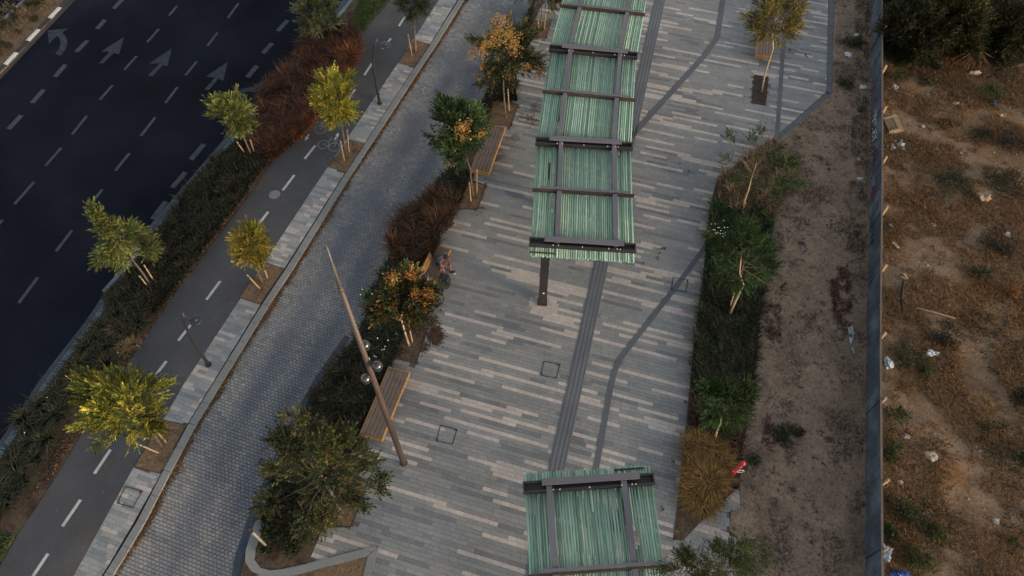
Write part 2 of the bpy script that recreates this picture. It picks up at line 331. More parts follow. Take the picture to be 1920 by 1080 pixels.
def lot_z(x, y): return .14 + mnoise.noise((x * .35, y * .35, 2.3)) * .12 + mnoise.noise((x * 1.4, y * 1.4, 4)) * .05 + mnoise.noise((x * 5, y * 5, 9)) * .018
def ground_z(p): return lot_z(p[0], p[1]) if p[0] > fence_x(p[1]) else ZP + .015

# ------------------------------------------------------------------ pavers, laid one by one
PITS = [[(305, 788), (350, 797), (300, 888), (252, 875)], [(495, 492), (533, 504), (488, 571), (449, 558)], [(655, 263), (684, 270), (649, 324), (615, 313)], [(777, 76), (806, 83), (778, 126), (746, 118)]]
PIT13 = [(1414, 140), (1441, 144), (1436, 198), (1409, 194)]
TAC = PX([(1290, -230), (1237, 1), (1183, 245), (1130, 482), (1079, 720), (1043, 880), (1000, 1090), (975, 1240)], ZP)
DRN_A = PX([(1362, -100), (1355, 0), (1345, 70), (1318, 108), (1195, 243), (1120, 330)], ZP)
DRN_B = PX([(1328, 455), (1268, 537), (1190, 637), (1162, 674), (1152, 697), (1146, 722), (1117, 880), (1095, 990)], ZP)
DRN_C = PX([(1478, -60), (1469, 83), (1457, 256)], ZP)
def dist_line(P, line):
    d = np.full(len(P), 1e9)
    for a, b in zip(line[:-1], line[1:]):
        a, b = a[:2], b[:2]; t = np.clip(((P - a) @ (b - a)) / ((b - a) @ (b - a)), 0, 1); d = np.minimum(d, np.linalg.norm(P - a - t[:, None] * (b - a), axis=1))
    return d
def paver_mesh(lx, ly, h, bev, a, b):
    q = []
    for s, z in ((1, -h), (1, -bev * .7), (1 - 0, 0)):
        for sx, sy in ((-1, -1), (1, -1), (1, 1), (-1, 1)):
            ex, ey = lx / 2 - (bev if z == 0 else 0), ly / 2 - (bev if z == 0 else 0)
            q.append(np.array([*(a[:2] * sx * ex + b[:2] * sy * ey), z]))
    return np.array(q)
PF = [[8, 9, 10, 11], [4, 5, 9, 8], [5, 6, 10, 9], [6, 7, 11, 10], [7, 4, 8, 11], [0, 1, 5, 4], [1, 2, 6, 5], [2, 3, 7, 6], [3, 0, 4, 7]]
def lay(parent, poly, ang, pitch, lens, z, colour_fn, mat, holes=(), lines=(), gap=.007, n_obj=300, jit=.0012, h=.02, name='paver', over=None):
    a = np.array([math.cos(ang), math.sin(ang), 0]); b = np.array([-math.sin(ang), math.cos(ang), 0])
    P2 = np.array([p[:2] for p in poly]); ta, tb = P2 @ a[:2], P2 @ b[:2]
    cen, ln, col = [], [], []
    r0, r1 = int(tb.min() / pitch) - 1, int(tb.max() / pitch) + 1
    for r in range(r0, r1):
        x = ta.min() - random.random() * lens[0] if len(lens) > 1 else ta.min() - (r % 2) * lens[0] / 2 - random.random() * .04
        run = 0; c = None
        while x < ta.max():
            L = lens[0] if random.random() < .85 else random.choice(lens)
            if run <= 0: c, run = colour_fn(r)
            run -= 1; cen.append((x + L / 2, r * pitch)); ln.append(L); col.append(c); x += L
    cen = np.array(cen); ln = np.array(ln); col = np.array(col)
    pos = cen[:, :1] * a[:2] + cen[:, 1:] * b[:2]
    crn = [pos + a[:2] * (sx * ln / 2)[:, None] + b[:2] * (sy * pitch / 2) for sx, sy in ((-1, -1), (1, -1), (1, 1), (-1, 1))]
    ins = np.stack([inpoly(q, P2) for q in crn], 1); near = np.zeros(len(pos), bool)
    E0, E1 = P2, np.roll(P2, -1, 0); lim = np.hypot(ln, pitch) / 2
    dmin = np.full(len(pos), 1e9)
    for p, q in zip(E0, E1):
        if np.linalg.norm(q - p) > 1e-6: dmin = np.minimum(dmin, dist_line(pos, [p, q]))
    near = dmin < lim; ok = (ins.all(1) & ~near) | (ins.any(1) & near) | (inpoly(pos, P2) & near)
    for hp in holes: ok &= ~inpoly(pos, [p[:2] for p in hp])
    for l, w in lines: ok &= dist_line(pos, l) > w
    pos, ln, col, near = pos[ok], ln[ok], col[ok], near[ok]
    if over: col = np.array([over(p, c) for p, c in zip(pos, col)])
    # how large each shows: nearest to the camera and inside the frame
    d = np.stack([pos[:, 0], pos[:, 1], np.full(len(pos), z - CAM_H)], 1); dep = d[:, 1] * math.cos(PITCH) - d[:, 2] * math.sin(PITCH)
    up = d[:, 1] * math.sin(PITCH) + d[:, 2] * math.cos(PITCH); u = 960 + FOC * d[:, 0] / dep; v = 540 - FOC * up / dep
    vis = ~near & (u > 5) & (u < 1915) & (v > 5) & (v < 1075); order = np.argsort(np.where(vis, dep, 1e6)); sel = set(order[:n_obj].tolist())
    col = col * (1 + rng.normal(0, .045, (len(col), 1)))
    zz = z + rng.normal(0, jit, len(pos)).clip(-2 * jit, 2 * jit)
    ar = P2; orient = 1 if np.dot(ar[:, 0], np.roll(ar[:, 1], -1)) - np.dot(ar[:, 1], np.roll(ar[:, 0], -1)) > 0 else -1
    lim = np.hypot(ln, pitch) / 2
    V_, F_, C_ = [], [], []; k = 0; cache = {}; ob = {}; CV, CF, CC = [], [], []
    for i in range(len(pos)):
        if near[i]:                            # a paver cut along the edge of the paved area
            lx, ly_ = (ln[i] - gap) / 2, (pitch - gap) / 2; q = [pos[i] + a[:2] * sx * lx + b[:2] * sy * ly_ for sx, sy in ((-1, -1), (1, -1), (1, 1), (-1, 1))]
            for p0, p1 in zip(E0, E1):
                if np.linalg.norm(p1 - p0) < 1e-6 or dist_line(pos[i:i + 1], [p0, p1])[0] > lim[i]: continue
                e = p1 - p0; nn = np.array([-e[1], e[0]]) * orient; o2 = []
                for x0, x1 in zip(q, q[1:] + q[:1]):
                    d0, d1 = (x0 - p0) @ nn, (x1 - p0) @ nn
                    if d0 >= 0: o2.append(x0)
                    if (d0 < 0) != (d1 < 0): o2.append(x0 + (x1 - x0) * (d0 / (d0 - d1)))
                q = o2
                if len(q) < 3: break
            if len(q) >= 3:
                n_, k_ = len(q), len(CV); CV += [(*p, zz[i] - h) for p in q] + [(*p, zz[i]) for p in q]; CF += [[k_ + n_ + j for j in range(n_)]] + [[k_ + j, k_ + (j + 1) % n_, k_ + n_ + (j + 1) % n_, k_ + n_ + j] for j in range(n_)]; CC += [col[i]] * (2 * n_)
            continue
        L = round(float(ln[i]), 3)
        if L not in cache: cache[L] = paver_mesh(L - gap, pitch - gap, h, .003, a, b)
        if i in sel:
            key = (L, tuple((col[i] / .012).round().astype(int)))
            if key not in ob:
                me = bpy.data.meshes.new(name); me.from_pydata(cache[L].tolist(), [], PF); me.materials.append(mat)
                at = me.color_attributes.new('Col', 'FLOAT_COLOR', 'POINT'); cc = np.ones((12, 4), np.float32); cc[:, :3] = col[i]; at.data.foreach_set('color', cc.ravel()); ob[key] = me
            link(name, ob[key], parent, (pos[i, 0], pos[i, 1], zz[i]))
        else:
            t = np.array([rng.normal(0, jit * .6), rng.normal(0, jit * .6)])
            q = cache[L] + [pos[i, 0], pos[i, 1], zz[i]]; q[:, 2] += cache[L][:, :2] @ t
            V_.append(q); C_.append(np.repeat(col[i][None], 12, 0)); F_.append(np.array(PF) + k); k += 12
    if CV: mk('cut_' + name, CV, CF, mat, parent, np.array(CC))['kind'] = 'stuff'
    if V_:
        o = mk(name + '_field', np.vstack(V_), np.vstack(F_), mat, parent, np.vstack(C_)); o['kind'] = 'stuff'
LIGHT, MID, DARK, MIDB = (.37, .325, .288), (.208, .206, .196), (.142, .146, .152), (.184, .188, .185)
COLBASE = G(1017, 566, ZP)
def plaza_col(r):
    x = random.random()
    if x < .2: return LIGHT, random.randint(3, 8)
    if x < .36: return DARK, random.randint(2, 6)
    if x < .68: return MIDB, random.randint(3, 8)
    return MID, random.randint(3, 9)
holes = [PX(PIT13, ZP)]
ANG = math.radians(-16.7)
lay(plaza, PX([(470, 1085)], ZP) + PX(BED_R, ZP) + PX(PLZ_R, ZP)[::-1], ANG, .158, [.32, .32, .21], ZP, plaza_col, M['paver'], holes, [(TAC, .12)], over=lambda p, c: np.array(LIGHT) * .95 if abs((p - COLBASE[:2]) @ [.96, -.29] - .1) + 1.2 * abs((p - COLBASE[:2] - [0, -.1]) @ [.29, .96]) < .8 else c)
lay(tri, TRI, ANG, .158, [.32, .32, .21], ZP, lambda r: (LIGHT if r % 9 in (2, 3) else MID, 4), M['paver'], n_obj=60)
def walk_col(r):
    x = random.random()
    if x < .16: return (.36, .315, .28), random.randint(1, 2)
    if x < .45: return (.175, .185, .188), random.randint(1, 3)
    return (.235, .238, .232), random.randint(1, 3)
lay(walk, PX(WALK_L, ZP) + PX(WALK_R, ZP)[::-1], math.radians(-19), .155, [.32, .24, .42], ZP + .004, walk_col, M['paver'], [PX(p, ZP) for p in PITS], n_obj=300)
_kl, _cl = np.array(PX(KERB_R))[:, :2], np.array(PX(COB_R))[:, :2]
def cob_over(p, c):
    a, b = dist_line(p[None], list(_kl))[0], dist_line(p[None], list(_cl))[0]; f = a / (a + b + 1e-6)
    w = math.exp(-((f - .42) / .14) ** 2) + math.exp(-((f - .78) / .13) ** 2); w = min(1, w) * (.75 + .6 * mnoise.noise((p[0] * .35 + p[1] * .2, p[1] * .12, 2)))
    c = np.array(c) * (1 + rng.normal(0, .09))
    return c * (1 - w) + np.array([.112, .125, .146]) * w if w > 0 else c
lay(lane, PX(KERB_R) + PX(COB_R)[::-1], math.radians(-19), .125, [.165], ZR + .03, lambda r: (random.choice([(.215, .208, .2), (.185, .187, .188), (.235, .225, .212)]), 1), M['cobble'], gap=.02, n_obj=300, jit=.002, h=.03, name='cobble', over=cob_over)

# kerbs: rows of separate stones along a line
def kerb(name, line, w, z, mat, L=1.0, parent=None, h=.3, side=1, mats=None):
    P = [np.array(p[:2]) for p in line]; cum = np.r_[0, np.cumsum([np.linalg.norm(b - a) for a, b in zip(P[:-1], P[1:])])]
    def at(s):
        i = min(max(np.searchsorted(cum, s) - 1, 0), len(P) - 2); t = (s - cum[i]) / (cum[i + 1] - cum[i]); return P[i] + (P[i + 1] - P[i]) * t
    n = int(cum[-1] / L)
    for k in range(n):
        a, b = at(k * L), at((k + 1) * L - .012); t = b - a; t /= np.linalg.norm(t); nn = np.array([-t[1], t[0]]) * side
        # narrow chamfer on the exposed edge
        q = [a, b, b + nn * w, a + nn * w]
        if side < 0: q = q[::-1]
        mb = MB(); c = sum(q) / 4
        top = [p + (c - p) * .03 for p in q]
        mb.hexa([(*p, z - h) for p in q], [(*p, z - .012) for p in q]); mb.add([(*p, z - .012) for p in q] + [(*p, z) for p in top], [[4, 5, 6, 7], [0, 1, 5, 4], [1, 2, 6, 5], [2, 3, 7, 6], [3, 0, 4, 7]])
        mb.build(name, mat if mats is None else mats[k % len(mats)], parent)
def lerp_line(a, b, t): return [p + (q - p) * t for p, q in zip(a, b)]
kerb('kerb_stone', PX(KERB_R, ZP), .29, ZP + .012, M['kerb'], .95, walk, side=1)
kerb('kerb_stone', PX(ROAD_R[:7], ZP), .26, ZP + .012, M['kerbblue'], .95, bpy.data.objects['planting_strip'], side=-1)
kerb('kerb_stone', PX(ROAD_R[7:], ZP), .2, ZP + .012, M['kerbblue'], .95, bpy.data.objects['planting_strip'], side=-1)
kerb('kerb_stone', PX(COB_R[4:], ZP), .16, ZP + .016, M['kerb'], .95, bed, side=-1)
mk_line = PX(MED_R, ZP)
kerb('painted_kerb_stone', mk_line, .2, ZP + .012, M['kwhite'], 1.0, median, side=1, mats=[M['kwhite'], M['kblack']])
kerb('kerb_stone', PX(MED_L, ZP), .2, ZP + .012, M['kerb'], 1.0, median, side=-1)
kerb('border_stone', PX(PLZ_O, ZP), .3, ZP + .006, M['border'], .8, plaza, side=1)
def band(name, outer, inner, z, mat, parent, n=None):
    for k in range(len(outer) - 1):
        q = [outer[k], outer[k + 1], inner[k + 1], inner[k]]; c = sum(np.array(p[:2]) for p in q) / 4
        mb = MB(); mb.prism([np.array(p[:2]) + (c - np.array(p[:2])) * .012 for p in q], z - .3, z); mb.build(name, mat, parent)
def densify(pts, n):
    P = [np.array(p, float) for p in pts]; cum = np.r_[0, np.cumsum([np.linalg.norm(b - a) for a, b in zip(P[:-1], P[1:])])]; s = np.linspace(0, cum[-1], n)
    return [np.array([np.interp(x, cum, [p[k] for p in P]) for k in (0, 1)]) for x in s]
o_ = densify([(480, 975), (466, 1015), (459, 1040), (460, 1056), (473, 1074), (500, 1083), (530, 1085), (588, 1069), (690, 1043)], 17)
i_ = densify([(499, 973), (484, 1020), (475, 1042), (479, 1056), (490, 1066), (507, 1070), (542, 1066), (606, 1049), (704, 1024)], 17)
band('kerb_stone', PX([tuple(p) for p in o_], ZP), PX([tuple(p) for p in i_], ZP), ZP + .03, M['kerb'], bed)
o_ = densify([(712, 1024), (690, 1092), (655, 1240)], 6); i_ = densify([(690, 1043), (680, 1084), (640, 1240)], 6)
band('kerb_stone', PX([tuple(p) for p in o_], ZP), PX([tuple(p) for p in i_], ZP), ZP + .026, M['kerb'], bed)
sheet('corner_bed', PX([(690, 1044), (588, 1070), (530, 1086), (480, 1240), (636, 1240), (680, 1084)], ZP), ZP + .015, M['pit'])
# gutter strips
mb = MB(); mb.strip([p + np.array([-.16, -.04, 0]) for p in PX(COB_R[:9])], .3, ZR + .041); mb.build('gutter', M['gutter'], lane)
mb = MB(); mb.strip([p + np.array([-.13, .09, 0]) for p in PX(ROAD_R[8:])], .36, ZR + .006); mb.build('gutter', M['gutter'], bpy.data.objects['road'])
mb = MB(); mb.strip([p + np.array([-.09, .06, 0]) for p in PX(ROAD_R[:7])], .2, ZR + .006); mb.build('gutter', M['gutter'], bpy.data.objects['road'])
mb = MB(); mb.strip([p + np.array([.2, -.18, 0]) for p in PX(MED_R)], .3, ZR + .005)
mb.build('gutter', pmat('dusty_gutter', (.05, .046, .042), .9, .25), bpy.data.objects['road'])
mb = MB(); mb.strip(DRN_A, .29, ZP + .012); mb.build('drain_band', M['border'], plaza)
mb = MB(); mb.strip(DRN_B, .22, ZP + .012); mb.build('drain_band', M['border'], plaza)
mb = MB(); mb.strip(DRN_C, .2, ZP + .012); mb.build('drain_band', M['border'], plaza)
# tactile strip: slab with seven raised ribs
mb = MB(); mb.strip(TAC, .6, ZP + .012); tac = mb.build('tactile_strip', M['tact'], plaza)
for k in range(7):
    off = (k - 3) * .083; line = []
    for j, p in enumerate(TAC):
        t = TAC[min(j + 1, len(TAC) - 1)] - TAC[max(j - 1, 0)]; t = t[:2] / np.linalg.norm(t[:2]); line.append(np.array([p[0] - t[1] * off, p[1] + t[0] * off]))
    mb = MB(); mb.strip(line, .04, ZP + .022)
    n2 = len(mb.v); mb2 = MB(); mb2.v = mb.v + [(x, y, ZP + .008) for x, y, z in mb.v]; mb2.f = mb.f + [[i + n2, i + n2 + 1, i + 1, i] for i in range(n2 // 2 - 1)] + [[i, i + 1, i + 1 + n2, i + n2] for i in range(n2 // 2, n2 - 1)]; mb2.m = [0] * len(mb2.f)
    mb2.build('rib', M['tact'] if k % 2 else M['border'], tac)
# tree pits
for p in PITS: sheet('tree_pit', PX(p, ZP), ZP + .012, M['pit'], parent=walk)
for p in PITS:
    q = PX(p, ZP); mb = MB()
    mb.strip(q + [q[0]], .03, ZP + .02); mb.build('pit_frame', M['iron'], walk)
sheet('tree_pit', PX(PIT13, ZP), ZP + .012, pmat('wet_pit_soil', (.035, .024, .018), .95, .35, 3, 20, .5), parent=plaza)
for p in ([(1003, 38), (1033, 42), (1023, 72), (986, 66)], [(925, 190), (971, 198), (958, 237), (916, 232)], [(877, 342), (912, 347), (895, 392), (860, 392)], [(760, 618), (800, 623), (780, 682), (739, 671)], [(650, 895), (690, 905), (658, 988), (606, 985)]):
    sheet('tree_pit', PX(p, ZP), ZP + .018, M['pit'] if p[0][0] != 760 else M['soil'], parent=bed)
    q = PX(p, ZP); mb = MB(); mb.strip(q[1:], .04, ZP + .024); mb.build('pit_frame', M['iron'], bed)

# ------------------------------------------------------------------ road markings and manholes (parts of their surface)
road, bike = bpy.data.objects['road'], bpy.data.objects['bike_lane']
def dash(parent, a, b, w, z, mat, name='lane_dash'):
    mb = MB(); mb.strip([G(*a, z), G(*b, z)], w, z); mb.build(name, mat, parent)
for q in [(213, 16, 230, -2), (182, 54, 197, 37), (143, 97, 164, 76), (103, 144, 123, 121), (60, 193, 82, 168), (16, 242, 40, 216), (-30, 297, -5, 268), (464, 145, 482, 123), (358, 299, 383, 270), (323, 352, 348, 323), (286, 411, 311, 378), (521, 58, 539, 38), (493, 100, 510, 81), (548, 18, 562, 0)]:
    dash(road, q[:2], q[2:], .27, .006, M['white'])
for q in [(317, 29, 332, 11), (276, 79, 298, 54), (233, 131, 256, 105), (187, 187, 211, 160), (135, 252, 163, 217), (85, 311, 115, 277), (27, 383, 64, 341), (-20, 442, 5, 412), (427, 34, 447, 6), (389, 86, 408, 61), (348, 141, 369, 115), (310, 193, 333, 163), (264, 255, 291, 220), (216, 320, 243, 287), (160, 396, 192, 355), (105, 471, 135, 432), (35, 568, 71, 520), (-50, 680, -8, 627)]:
    dash(road, q[:2], q[2:], .15, .006, M['white'])
for q in [(748, 49, 759, 31), (717, 91, 733, 72), (683, 141, 698, 118), (652, 187, 666, 167), (571, 298, 591, 273), (530, 357, 552, 328), (480, 427, 503, 397), (434, 492, 448, 475), (387, 562, 413, 527), (334, 639, 360, 606), (290, 706, 312, 677), (177, 888, 207, 843), (117, 987, 151, 937), (62, 1080, 90, 1038), (232, 800, 250, 775)]:
    dash(bike, q[:2], q[2:], .12, ZP + .005, M['whiteb'])
def flat(name, poly, z, mat, parent): mk(name, PX(poly, z), [list(range(len(poly)))], mat, parent)
for A in ([(233, 69), (189, 97), (206, 97), (185, 118), (193, 119), (214, 99), (223, 102)], [(322, 91), (280, 119), (299, 119), (277, 142), (286, 143), (305, 122), (314, 124)], [(427, 116), (385, 144), (403, 145), (383, 168), (392, 169), (409, 148), (419, 151)]):
    flat('lane_arrow', A[::-1], .006, M['faint'], road)
flat('lane_arrow', [(89, 57), (128, 53), (117, 61), (123, 68), (126, 76), (126, 85), (121, 95), (114, 104), (103, 101), (109, 94), (113, 86), (113.5, 78), (111, 71), (107, 67), (92, 82)], .006, M['faint'], road)
flat('lane_arrow', [(440, 172), (458, 165), (476, 163), (480, 158), (497, 150), (504, 160), (488, 176), (482, 171), (462, 172), (446, 177)], .006, M['faint'], road)
flat('lane_arrow', [(581, 251.5), (577, 257.5), (580, 259), (571.5, 264), (572.5, 255.5), (574.5, 256.5), (578, 251)], ZP + .005, M['whiteb'], bike)
flat('lane_arrow', [(629, 262), (626, 261), (631, 254), (628.5, 253), (635, 249), (635, 256.5), (633, 255.5)], ZP + .005, M['whiteb'], bike)
def bike_symbol(c1, c2, name='bicycle_symbol'):
    mb = MB(); a, b = G(*c1, ZP), G(*c2, ZP); z = ZP + .005; L = np.linalg.norm(b - a); d = (b - a) / L; n = np.array([-d[1], d[0], 0])
    if n[1] < 0: n = -n
    for c in (a, b): mb.strip([c + .27 * (d * math.cos(t) + n * math.sin(t)) for t in np.linspace(0, 2 * math.pi, 20)], .028, z)
    P = lambda s, h: a + d * L * s + n * h
    for l in ([P(0, 0), P(.32, .42), P(.85, .42), P(.45, -.02), P(0, 0)], [P(.45, -.02), P(.28, .55)], [P(.2, .56), P(.36, .56)], [P(1, 0), P(.82, .62), P(.7, .66)]):
        for p, q in zip(l[:-1], l[1:]): mb.strip([p, q], .026, z)
        z += .0006
    o = mb.build(name, M['thinb'], bike); o['kind'] = 'stuff'
bike_symbol((581, 238), (601, 243)); bike_symbol((606.5, 271), (627, 276))
def square_cover(poly, parent, z):
    q = PX(poly, z); mb = MB(); mb.strip(q + [q[0]], .035, z); fr = mb.build('manhole_frame', M['iron'], parent)
    c = sum(q) / 4
    for k in (1, 3):
        mb = MB(); mb.box(q[k] + (c - q[k]) * .1 + np.array([0, 0, .002]), (1, 0, 0), (0, 1, 0), (0, 0, 1), .07, .06, .012); mb.build('lifting_key', M['iron'], fr)
for p in ([(1020, 677), (1050, 683), (1043, 709), (1014, 703)], [(1262, 520), (1290, 525), (1286, 547), (1259, 543)], [(826, 797), (857, 805), (848, 833), (818, 826)]): square_cover(p, plaza, ZP + .017)
square_cover([(235, 912), (266, 921), (249, 952), (220, 943)], walk, ZP + .02)
mb = MB(); c = G(515, 365, ZP); mb.prism([c + .27 * np.array([math.cos(t), math.sin(t), 0]) for t in np.linspace(0, 2 * math.pi, 28)[:-1]], ZP - .05, ZP + .008); mb.build('manhole_lid', M['lid'], bike)
mb = MB(); mb.prism([c + .31 * np.array([math.cos(t), math.sin(t), 0]) for t in np.linspace(0, 2 * math.pi, 28)[:-1]], ZP - .05, ZP + .004); mb.build('manhole_frame', M['iron'], bike)

# ------------------------------------------------------------------ foliage builders
def norm(a): return a / (np.linalg.norm(a, axis=-1, keepdims=True) + 1e-9)
def leaf_arrays(o, d, L, Wd, nrm):
    """diamond leaves: base, side, tip, side"""
    s = norm(np.cross(d, nrm)); m = o + d * (L * .45)[:, None] + nrm * (L * .08)[:, None]
    v = np.stack([o, m + s * (Wd / 2)[:, None], o + d * L[:, None] - nrm * (L * .06)[:, None], m - s * (Wd / 2)[:, None]], 1)
    return v.reshape(-1, 3), np.arange(len(o) * 4).reshape(-1, 4)
def pick(cols, n, sd=.18):
    c = np.array(cols, float); return (c[rng.integers(0, len(c), n)] * np.exp(rng.normal(0, sd, (n, 1)))).clip(.002, .9)
def twigs_to_leaves(to, td, tl, k, ll, lw, cols, spread=.9):
    """k leaflets along each twig, alternating sides, plus a tip leaf"""
    n = len(to); r = norm(rng.normal(0, 1, (n, 3))); s = norm(np.cross(td, r)); O, D, LL = [], [], []
    for j in range(k):
        f = (j + .5) / k; sg = 1 if j % 2 else -1; rs = norm(s * sg + rng.normal(0, .35, (n, 3)))
        O.append(to + td * (tl * f)[:, None]); D.append(norm(td * .75 + rs * spread * (1 - .5 * f))); LL.append(ll * (1 - .35 * f) * rng.uniform(.75, 1.2, n))
    O.append(to + td * tl[:, None]); D.append(td); LL.append(np.full(n, ll))
    O, D, LL = np.vstack(O), np.vstack(D), np.concatenate(LL); N = norm(np.array([0, 0, 1.0]) + rng.normal(0, .55, O.shape)); N = norm(N - D * (N * D).sum(1, keepdims=True))
    c = np.tile(pick(cols, n), (k + 1, 1)) * np.exp(rng.normal(0, .1, (len(O), 1)))
    v, f = leaf_arrays(O, D, LL, LL * lw, N)
    return v, f, np.repeat(c, 4, 0)
GREEN = [(.035, .055, .018), (.05, .075, .022), (.028, .045, .016)]
def tree(name, label, cat, base_px, trunk_px, crown_px, rpx, cols, ntw=260, dens=1.8, tl=.34, k=7, ll=.13, lw=.38, lumps=None, nl=34, extra=(), bark='bark', tr=.05, z0=ZP, group=None, up=.35, lump_r=.24, flat=1.0, limb=1.0, spread=.9, dy=0.0):
    ntw = int(ntw * dens * 1.3); ll *= .98
    b = G(*base_px, z0); cc = V(*crown_px, b[1] + dy); s = mpp(cc); rpx = (rpx[0] * .86, rpx[1] * .88); R = np.array([rpx[0] * s, (rpx[0] + rpx[1]) / 2 * s * flat, rpx[1] * s])
    root = thing(name, label, cat, b, group)
    tp = [b - [0, 0, .05]] + [V(u, v, b[1]) for u, v in trunk_px]
    if tp[-1][2] > cc[2]: pass
    top = cc - np.array([0, 0, R[2] * .25]); tp.append(top * .6 + tp[-1] * .4); tp.append(cc + np.array([0, 0, R[2] * .25]))
    n = len(tp); mb = MB(); mb.tube(tp, [tr * (1 - .75 * i / (n - 1)) for i in range(n)], 8)
    if lumps is None:
        q = norm(rng.normal(0, 1, (nl, 3))); q[:, 2] = q[:, 2] * .9 + .08
        rr = rng.uniform(.45, .98, (nl, 1)); L = cc + q * rr * R; Lr = rng.uniform(.55, 1.4, nl) * lump_r * R.mean()
    else:
        L = np.array([V(u, v, b[1] + dy + rng.normal(0, R[1] * .35)) for u, v, r in lumps]); Lr = np.array([r * s * .85 for u, v, r in lumps])
    for p in L:                                # a limb to every clump, leaving the leader at its own height
        t = rng.uniform(.35, .8); st = tp[-3] + (tp[-1] - tp[-3]) * t; md = (st + p) / 2 + rng.normal(0, .06, 3) * R.mean() - [0, 0, .04]
        mb.tube([st, md, p], [tr * .28 * limb, tr * .15 * limb, tr * .05 * limb], 5, m=1, cap=False)
    mb.build('trunk', [M[bark], M['bark']], root, True)
    w = Lr ** 2; idx = rng.choice(len(L), ntw, p=w / w.sum())
    g = norm(rng.normal(0, 1, (ntw, 3))); to = L[idx] + g * (Lr[idx] * rng.uniform(.25, 1.0, ntw) ** .7)[:, None]
    sh = rng.random(len(L)) < .45; ks = sh[idx] & (rng.random(ntw) < .7); dl = norm(norm((L - cc) / R) + np.array([0, 0, .35]) + rng.normal(0, .3, L.shape))
    t_ = rng.uniform(-.4, 2.1, ntw); so_ = L[idx] + dl[idx] * (Lr[idx] * t_)[:, None] + g * (Lr[idx] * .32 * (1.25 - .4 * t_.clip(0, 2)))[:, None]; to = np.where(ks[:, None], so_, to); g = np.where(ks[:, None], norm(dl[idx] * .8 + g * .8), g)
    td = norm(norm((to - cc) / R) * .7 + g * .55 + np.array([0, 0, up]) + rng.normal(0, .25, (ntw, 3)))
    v, f, c = twigs_to_leaves(to, td, tl * rng.uniform(.7, 1.25, ntw), k, ll, lw, cols, spread)
    lc = np.exp(rng.normal(0, .22, len(L))); c *= np.repeat(np.tile(lc[idx], k + 1), 4)[:, None]
    mk('crown', v, f, M['leaf'], root, c)
    for (u, v_, r, cl, cnt) in extra:          # seed-pod or autumn clusters sitting on the crown's near side
        p = V(u, v_, b[1] + dy); tocam = norm(np.array([0, 0, CAM_H]) - p); p = p + tocam * R[1] * .95; r *= s
        cnt = int(cnt * 1.7); r *= 1.15; nc = max(3, cnt // 14); cen = p + norm(rng.normal(0, 1, (nc, 3))) * (r * rng.uniform(.1, 1, (nc, 1)))
        o = np.repeat(cen, 14, 0) + rng.normal(0, .07, (nc * 14, 3)); d = norm(rng.normal(0, 1, o.shape) + [0, 0, .3]); N = norm(np.cross(d, rng.normal(0, 1, o.shape)))
        ln = rng.uniform(.06, .11, len(o)); vv, ff = leaf_arrays(o, d, ln, ln * .6, N); mk('seed_cluster', vv, ff, M['leaf'], root, np.repeat(pick(cl, len(o), .2), 4, 0))['kind'] = 'stuff'
    return root, b
def stake(label, base_px, top_px, group, r=.032):
    b = G(*base_px, ZP); t = V(*top_px, b[1]); o = thing('tree_stake', label, 'stake', b, group)
    mb = MB(); mb.tube([b - [0, 0, .1], t], r, 7); mb.build('pole', M['stake'], o)
    d = norm(t - b); p = b + (t - b) * .86; mb = MB(); mb.tube([p - d * .02, p + d * .02], r + .008, 7); mb.build('tie', M['blackp'], o)
def blades(P, length, lean, width, cols, sd=.15, out=None, az=None, mid=.62, droop=.85):
    """curved blades: P (N,3) roots"""
    n = len(P); az = rng.uniform(0, 2 * math.pi, n) if az is None else az; d = np.stack([np.cos(az), np.sin(az), np.zeros(n)], 1); s = np.stack([-np.sin(az), np.cos(az), np.zeros(n)], 1)
    L = length * rng.uniform(.65, 1.2, n); le = lean * rng.uniform(.3, 1.2, n) * L; up = np.array([0, 0, 1.0]); Wd = (width * rng.uniform(.7, 1.3, n))[:, None] / 2
    m = P + up * (L * mid)[:, None] + d * (le * .35)[:, None]; t = P + up * (L * droop)[:, None] + d * le[:, None]
    v = np.stack([P - s * Wd, P + s * Wd, m + s * Wd * .8, m - s * Wd * .8, t + s * Wd * .12, t - s * Wd * .12], 1).reshape(-1, 3)
    k = np.arange(n)[:, None] * 6; f = np.concatenate([k + [0, 1, 2, 3], k + [3, 2, 4, 5]], 0)
    return v, f, np.repeat(pick(cols, n, sd), 6, 0)
def mass(name, poly_px, n, length, lean, width, cols, label=None, z=ZP, mat='blade', lumpy=.35, ls=1.6, sd=.15, clump=0, thin=0.0):
    poly = PX(poly_px, z); q = sample(poly, n)
    if clump:
        c = sample(poly, clump); ix = rng.integers(0, clump, n); off = rng.normal(0, .16, (n, 2)); q = c[ix] + off; az = np.arctan2(off[:, 1], off[:, 0])
    else: az = None
    h = 1 + lumpy * 2 * npnoise(q[:, 0], q[:, 1], ls, 3.7)
    if thin:
        k = h > 1 - lumpy * thin; q, h = q[k], h[k]; az = az[k] if az is not None else None
    P = np.column_stack([q, np.full(len(q), z)]); v, f, c = blades(P, length * h.clip(.25, 2), lean, width * 1.6, cols, sd * 2.6, az=az)
    o = mk(name, v, f, M[mat], None, c); tag(o, label, None, None, 'stuff'); return o
